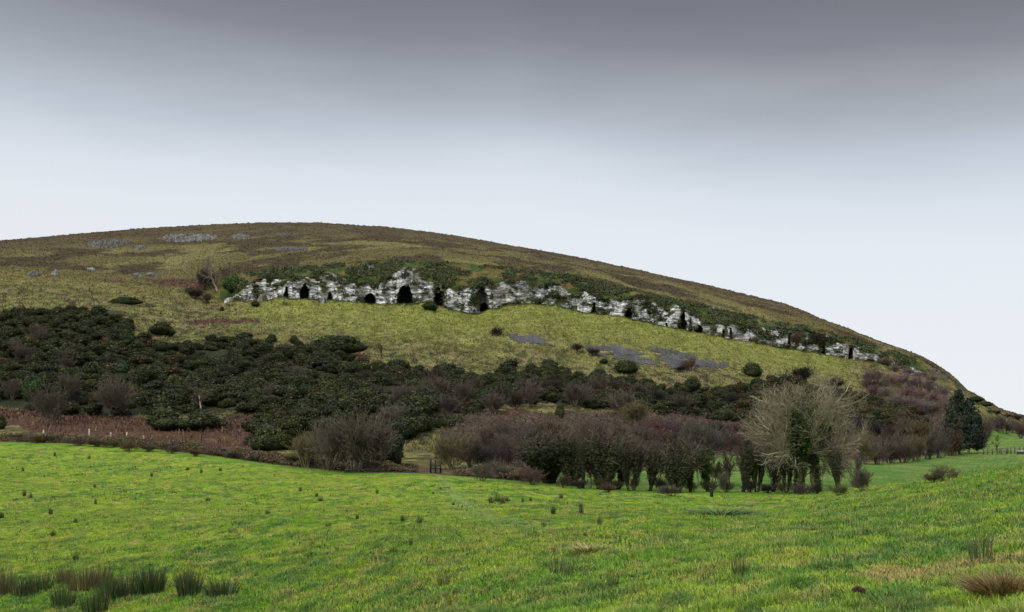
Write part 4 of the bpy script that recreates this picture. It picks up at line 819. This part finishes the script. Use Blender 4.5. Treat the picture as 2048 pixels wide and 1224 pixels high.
RC = [(378, 1192, 40, 56, 0, 'dense upright rush clump standing alone right of the rush row'), (442, 1190, 62, 34, 1, 'low loose rush clump, rightmost of the front row'), (303, 1188, 46, 58, 0, 'tall dense rush clump, second from the right in the row'), (262, 1196, 50, 54, 1, 'rush clump left of the tall dense one'),
      (225, 1200, 56, 54, 1, 'green rush clump in the middle of the row'), (202, 1172, 40, 46, 2, 'brown rush clump behind the middle of the row'), (163, 1178, 52, 46, 2, 'brown green rush clump left of the middle'), (128, 1165, 34, 34, 2, 'small brown rush clump at the back of the row'), (125, 1212, 42, 44, 1, 'rush clump low in front of the row'),
      (190, 1226, 46, 50, 1, 'rush clump cut by the bottom frame edge'), (80, 1182, 44, 38, 1, 'rush clump with thin tips near the left end'), (45, 1190, 40, 40, 1, 'rush clump next to the one at the left frame edge'), (6, 1188, 46, 56, 2, 'brown rush clump at the left frame edge'), (60, 1188, 30, 30, 1, 'small rush clump between two larger ones at the left'),
      (1112, 1152, 24, 42, 3, 'sparse rush tuft, left of a pair in the near meadow'), (1132, 1154, 24, 46, 3, 'sparse rush tuft, right of a pair in the near meadow'), (1224, 1176, 22, 46, 3, 'sparse dark rush tuft in the near meadow right of the pair'), (886, 1172, 26, 30, 3, 'sparse rush tuft by itself low in the centre'),
      (1476, 1152, 26, 52, 3, 'thin leaning rush tuft in the middle of the near slope'), (1962, 1126, 40, 70, 3, 'long thin leaning rushes near the right frame edge')]
for x, y, w, h, k, lab in RC:
    p = at(x, min(y, 1232)); s = p.y / F; o = obj('rush_clump', T_rush[k]); o.location = p; o.rotation_euler = (0, 0, random.uniform(0, 6)); ww = w * s / (.6 if k == 0 else .85 if k < 3 else .5); o.scale = (ww, ww, h * s * 1.5); tag(o, lab, 'rushes', 'rush clumps in the near meadow')
RS = [(983, 1006, 16, 14), (994, 1003, 14, 14), (1004, 1006, 12, 14), (1161, 1026, 13, 18), (1105, 1028, 12, 18), (1122, 996, 10, 9), (1012, 1002, 8, 9), (1087, 1053, 11, 10), (1198, 1052, 12, 22), (805, 1042, 12, 13), (838, 1046, 13, 16), (753, 987, 7, 9), (713, 1038, 8, 12), (600, 982, 8, 9), (632, 993, 8, 9),
      (374, 940, 10, 7), (440, 942, 7, 7), (402, 946, 6, 10), (109, 912, 5, 9), (178, 918, 6, 9), (45, 942, 6, 9), (48, 992, 8, 14), (60, 996, 6, 12), (190, 1008, 6, 12), (303, 953, 6, 9), (188, 975, 6, 10), (100, 1028, 10, 12), (415, 1002, 12, 8), (2, 1036, 12, 14), (640, 1002, 10, 9), (1045, 1004, 8, 8), (866, 988, 6, 5),
      (905, 1010, 7, 6), (880, 978, 6, 4), (150, 1046, 10, 10), (105, 1072, 12, 14), (535, 1028, 12, 8), (820, 1090, 8, 12), (1160, 1015, 8, 10), (655, 1052, 14, 6), (785, 1106, 18, 12), (150, 1120, 14, 14), (1060, 1002, 6, 8), (1170, 1072, 8, 8)]
for i, (x, y, w, h) in enumerate(sorted(RS)):
    p = at(x, y); s = p.y / F; o = obj('rush_tuft', T_rush[4 + i % 2]); o.location = p; o.rotation_euler = (0, 0, i); o.scale = (w * s / .8, w * s / .8, h * s * 1.6)
    lab = ('small rush tuft far out in the meadow, %s from the left' % (ORD[i] if i < len(ORD) else ['thirty-seventh', 'thirty-eighth', 'thirty-ninth', 'fortieth', 'forty-first', 'forty-second', 'forty-third', 'forty-fourth', 'forty-fifth'][i - len(ORD)])).replace('number ', ''); tag(o, lab, 'rushes', 'small rush tufts scattered over the meadow')

# dry grass clumps and the dead flower head
def clump(x, y, w, h, col, label, n=260, lean=1.2, mess=1.5):
    p = at(x, y); s = p.y / F; me = rush_mesh(int(x), n, .45, col, 'grass_clump', lean, mess); o = obj('grass_clump', me); o.location = p; o.scale = (w * s, w * s, h * s); return tag(o, label, 'grass')
clump(1180, 1102, 70, 20, (.34, .27, .12), 'pale straw coloured dead grass clump in the near meadow'); clump(1110, 1100, 24, 12, (.30, .20, .10), 'small brown dead grass clump left of the straw coloured one')
clump(2010, 1192, 120, 62, (.20, .135, .05), 'brown tangled grass tussock at the right frame edge', 1100, .75, 3.2); clump(1440, 1030, 110, 18, (.05, .11, .025), 'dark green raised grass tussock below the hedge, left one', 420)
clump(1500, 1030, 70, 14, (.05, .11, .025), 'dark green raised grass tussock below the hedge, right one', 300); clump(1625, 1062, 36, 16, (.16, .17, .05), 'grey green grass tussock on the near slope'); clump(1700, 1045, 26, 13, (.17, .12, .05), 'brownish grass tussock on the near slope')
p = at(1716, 1226); s = p.y / F; r = empty('dead_thistle', p, 'dead brown thistle head on a bare stalk in the near grass', 'plant')
Hh = 50 * s; S = [(0, 0, 0, .004, 0, Hh * .5, .0035, .003, 0), (.004, 0, Hh * .5, 0, .004, Hh * .95, .003, .002, 0), (.004, 0, Hh * .5, .03, 0, Hh * .82, .002, .0015, 0), (.004, 0, Hh * .3, -.02, 0, Hh * .5, .002, .001, 0)]
obj('stalk', twig_mesh('stalk', np.array(S), (.10, .065, .045), .1, 5), r, (1, 1, 1))
for hx, hz, hr in ((0, Hh * .97, .030), (.040, Hh * .90, .026), (-.036, Hh * .93, .024)):
    u = rs.normal(size=(170, 3)); u /= np.linalg.norm(u, axis=1)[:, None]; v, q, c = leaves(np.array([hx, 0, hz]) + u * hr * (.3 + .7 * rs.rand(170, 1)), rs.normal(size=(170, 3)), .009 + .006 * rs.rand(170), np.array([.10, .06, .05]) * (.5 + rs.rand(170, 1)), 2)
    obj('seed_head', raw_mesh('seed_head', v, q, None, c, mat=M_leaf), r, (1, 1, 1))

# ------------------------------------------------------------------ rock outcrops high on the left
def rocks(x0, x1, y0, y1, n, size, label, col=(.34, .34, .34), tilt=0):
    """one broken ledge: a sheet of rock that comes up through the turf in blocks and sinks under it elsewhere"""
    nx, ny = max(14, int((x1 - x0) / 1.1)), max(10, int((y1 - y0) / .8) + 6); vs = []
    for j in range(ny):
        for i in range(nx):
            f, g = i / (nx - 1), j / (ny - 1); p = at(x0 + (x1 - x0) * f, y1 - (y1 - y0) * g + tilt * (f - .5)); vs.append(p)
    vs = np.array([tuple(p) for p in vs]); f = np.tile(np.linspace(0, 1, nx), ny); g = np.repeat(np.linspace(0, 1, ny), nx); e = np.clip(1.15 - (np.abs(f - .5) * 2) ** 2.2 - (np.abs(g - .5) * 2) ** 2, 0, 1)
    b = _h(np.floor(vs[:, 0] / 1.5), np.floor(vs[:, 1] / 2.6), np.zeros(len(vs)), int(x0)); lo = fbm(vs[:, 0] / 6, vs[:, 1] / 8, o=3, seed=int(x0))
    hgt = size * (.5 + 1.3 * b) * np.where(b + lo * 1.5 > 1.15, 1, -.6); vs[:, 2] += np.where(e < .2 + .75 * lo, -.7, hgt * np.maximum(e, .3)); vs[:, 0] += (b - .5) * .8
    cc = np.array(col) * .42 * (.3 + 1.3 * vn(vs[:, 0] * 1.1, vs[:, 1], seed=5))[:, None]; cc = mixc(cc, (.07, .065, .03), sst(.5, .62, fbm(vs[:, 0] / 2, vs[:, 1] / 3, o=3, seed=6)))
    i, j = np.meshgrid(np.arange(nx - 1), np.arange(ny - 1)); i, j = i.ravel(), j.ravel(); q = np.stack([j * nx + i, j * nx + i + 1, (j + 1) * nx + i + 1, (j + 1) * nx + i], 1)
    tag(obj('rock_outcrop', raw_mesh('rock_outcrop', vs, q, None, cc, mat=M_rock2)), label, 'rock', 'limestone outcrops on the upper slope')
M_rock2 = mat_leaf('outcrop_stone', .95, .1, (1, 1))
rocks(300, 446, 466, 486, 420, .9, 'long speckled grey outcrop high on the left slope', tilt=-4); rocks(455, 505, 467, 480, 120, .8, 'grey outcrop just right of the long speckled one', (.25, .25, .25)); rocks(160, 270, 477, 499, 240, .9, 'faint grey outcrop left of the long speckled one', (.24, .24, .25), tilt=-6)
rocks(258, 296, 490, 502, 70, .8, 'small grey outcrop below the long speckled one', (.24, .24, .24)); rocks(520, 615, 466, 474, 110, .7, 'thin grey ledge below the summit', (.17, .16, .15)); rocks(45, 86, 548, 554, 60, .8, 'flat grey ledge near the left frame edge', (.2, .21, .2)); rocks(97, 118, 542, 552, 34, 1.0, 'small white outcrop right of the flat ledge', (.4, .4, .4))
rocks(165, 192, 537, 545, 40, 1.0, 'small white outcrop under a dark tuft on the left slope', (.42, .42, .42)); rocks(250, 330, 548, 554, 70, .8, 'thin grey ledge on the slope left of the bare trees', (.24, .24, .22)); rocks(470, 550, 593, 603, 150, 1.1, 'low white rocks at the left foot of the cliff', (.42, .42, .41)); rocks(620, 655, 602, 608, 40, 1.0, 'white boulders in the grass below the small caves', (.42, .42, .41))
rocks(722, 750, 535, 546, 40, 1.2, 'small white outcrop in the ivy above the cliff', (.3, .3, .3)); rocks(560, 578, 608, 612, 14, 1.0, 'pair of white boulders on the grass below the cliff end', (.4, .4, .4)); rocks(1415, 1440, 612, 622, 26, .9, 'white outcrop in the green bank above the right-hand cliff', (.4, .4, .4))
rocks(1840, 1900, 738, 762, 90, .8, 'grey broken crag at the right end of the hill', (.2, .2, .19), 16); rocks(1905, 1930, 765, 783, 40, .8, 'dark crag on the right nose of the skyline', (.10, .11, .08), 14)

# ------------------------------------------------------------------ posts, stile, fence, gate, trough, walls
def box(cx, cy, cz, sx, sy, sz, rz=0, tx=0):
    c = np.array([(a * sx / 2, b * sy / 2, d * sz / 2) for a in (-1, 1) for b in (-1, 1) for d in (-1, 1)]); ca, sa = math.cos(rz), math.sin(rz)
    c[:, 0] += c[:, 2] * tx; c = np.stack([c[:, 0] * ca - c[:, 1] * sa, c[:, 0] * sa + c[:, 1] * ca, c[:, 2]], 1) + [cx, cy, cz]; return c
FQ = np.array([(0, 1, 3, 2), (4, 6, 7, 5), (0, 4, 5, 1), (2, 3, 7, 6), (0, 2, 6, 4), (1, 5, 7, 3)])
def boxes(name, lst, mat, parent=None):
    vs = np.concatenate([box(*b) for b in lst]); qs = np.concatenate([FQ + 8 * i for i in range(len(lst))]); me = raw_mesh(name, vs, qs, mat=mat); o = obj(name, me, parent)
    return o
def bev(o, w):
    m = o.modifiers.new('bevel', 'BEVEL'); m.width = w; m.segments = 2; return o
def post(name, x, y, hpx, wpx, mat, label, group=None, lean=0):
    p = at(x, y); s = p.y / F; o = bev(boxes(name, [(0, 0, hpx * s / 2 - .1, wpx * s, wpx * s, hpx * s + .2, random.uniform(0, 1), lean)], mat), .01); o.location = p; return tag(o, label, 'post', group)
for i, (x, y, h) in enumerate([(86, 868, 8), (177, 870, 12), (220, 874, 9), (252, 878, 14), (286, 880, 9)]):
    post('fence_post', x, y + 2, h + 2, 2.2, M_pale, 'pale wooden fence post in the bracken, %s from the left' % ORD[i], 'pale fence posts in the bracken')
post('black_post', 1423, 994, 17, 5, M_dark, 'short thick black post standing in the grass in front of the hedge', None, .05)
post('wooden_post', 1180, 977, 16, 2.6, M_wood, 'thin wooden post in the gap beside the thin ivy clad trunk')
p = at(868, 946); s = p.y / F
st = empty('stile', p, 'dark wooden step stile in the gap of the hedge bank', 'stile', None, .25)
Hs = 23 * s
boxes('post', [(-.45, 0, Hs * .62, .17, .15, Hs * 1.2, .05)], M_dark, st); boxes('post', [(.10, .1, Hs * .56, .14, .14, Hs * 1.1, -.08)], M_dark, st); boxes('post', [(.62, -.1, Hs * .42, .14, .14, Hs * .86)], M_dark, st)
for i in range(4): boxes('step', [(.22 + .05 * i, -.5 + .16 * i, .12 + .2 * i, .95, .22, .06)], M_dark, st)
boxes('rail', [(.1, .05, Hs * .62, 1.1, .06, .10)], M_dark, st); boxes('rail', [(.1, .05, Hs * .42, 1.1, .06, .10)], M_dark, st)
# post and rail fence and gate on the far right
def fenceline(x0, y0, x1, y1, n, h, label, name='wooden_fence'):
    a, b = at(x0, y0), at(x1, y1); r = empty(name, a, label, 'fence'); P_ = [a.lerp(b, i / (n - 1)) for i in range(n)]; an = math.atan2(b.y - a.y, b.x - a.x)
    P_ = [at(x0 + (x1 - x0) * i / (n - 1), y0 + (y1 - y0) * i / (n - 1)) for i in range(n)]
    for q in P_: boxes('post', [(q.x - a.x, q.y - a.y, q.z - a.z + h / 2, .16, .16, h + .3, an)], M_wood, r)
    for z in (.45, .85, 1.2):
        S = [(*(P_[i] - a + Vector((0, -.1, z))), *(P_[i + 1] - a + Vector((0, -.1, z))), .05, .05, 0) for i in range(n - 1)]; obj('rail', twig_mesh('rail', np.array(S), (.16, .14, .12), .1, 4), r, (1, 1, 1))
fenceline(1966, 909, 2002, 909, 5, 1.4, 'wooden post and rail fence between the conifers and the far gate'); fenceline(2012, 908, 2047, 907, 5, 1.4, 'wooden post and rail fence right of the far gate by the trough')
p = at(2006, 909); g = empty('field_gate', p, 'weathered wooden field gate with a diagonal brace at the far pasture', 'gate')
for z in (.35, .65, .95, 1.25): boxes('bar', [(0, 0, z, 1.9, .06, .08)], M_wood, g)
boxes('upright', [(-.95, .0, .8, .1, .09, 1.2)], M_wood, g); boxes('upright', [(.95, .0, .8, .1, .09, 1.2)], M_wood, g); o = boxes('brace', [(0, -.05, 0, 2.1, .05, .08)], M_wood, g); o.location = (0, 0, .8); o.rotation_euler = (0, .45, 0)
p = at(2045, 908); s = p.y / F; t_ = empty('water_trough', p, 'pale metal water trough cut by the right frame edge', 'trough'); W_ = 20 * s; H_ = 6.5 * s
bev(boxes('tank', [(0, 0, H_ * .4, W_, 1.0, H_ * .8)], M_stone, t_), .05); bev(boxes('rim', [(0, 0, H_ * .9, W_ * 1.06, 1.15, H_ * .2)], M_metal, t_), .03)
def stone_wall(x0, y0, x1, y1, hpx, label):
    n = 150; r = random.Random(int(x0)); vs, qs = [], []; a0 = at(x0, y0)
    for i in range(n):
        f = i / n; q = at(x0 + (x1 - x0) * f, y0 + (y1 - y0) * f); s = q.y / F; h = hpx * s
        for k in range(3):
            sz = h / 3; c = box(q.x + r.gauss(0, .1), q.y + r.gauss(0, .08), q.z + sz * (k + .45), (at(x0 + (x1 - x0) * min(1, f + 1 / n), y0).x - q.x) * r.uniform(.9, 1.7) + .12, .5, sz * r.uniform(.8, 1.1), r.uniform(-.2, .2)) - np.array(a0); c += np.array([[r.gauss(0, .02) for _ in range(3)] for _ in range(8)])
            qs += list(FQ + len(vs)); vs += list(c)
    o = obj('stone_wall', raw_mesh('stone_wall', np.array(vs), np.array(qs), mat=M_stone)); o.location = a0; return tag(o, label, 'wall')
stone_wall(690, 945, 775, 943, 6, 'low dark dry stone wall under the large bare thicket'); stone_wall(1395, 909, 1590, 909, 5, 'dark field wall along the far side of the pasture behind the hedge')

print('objects', len(bpy.data.objects))
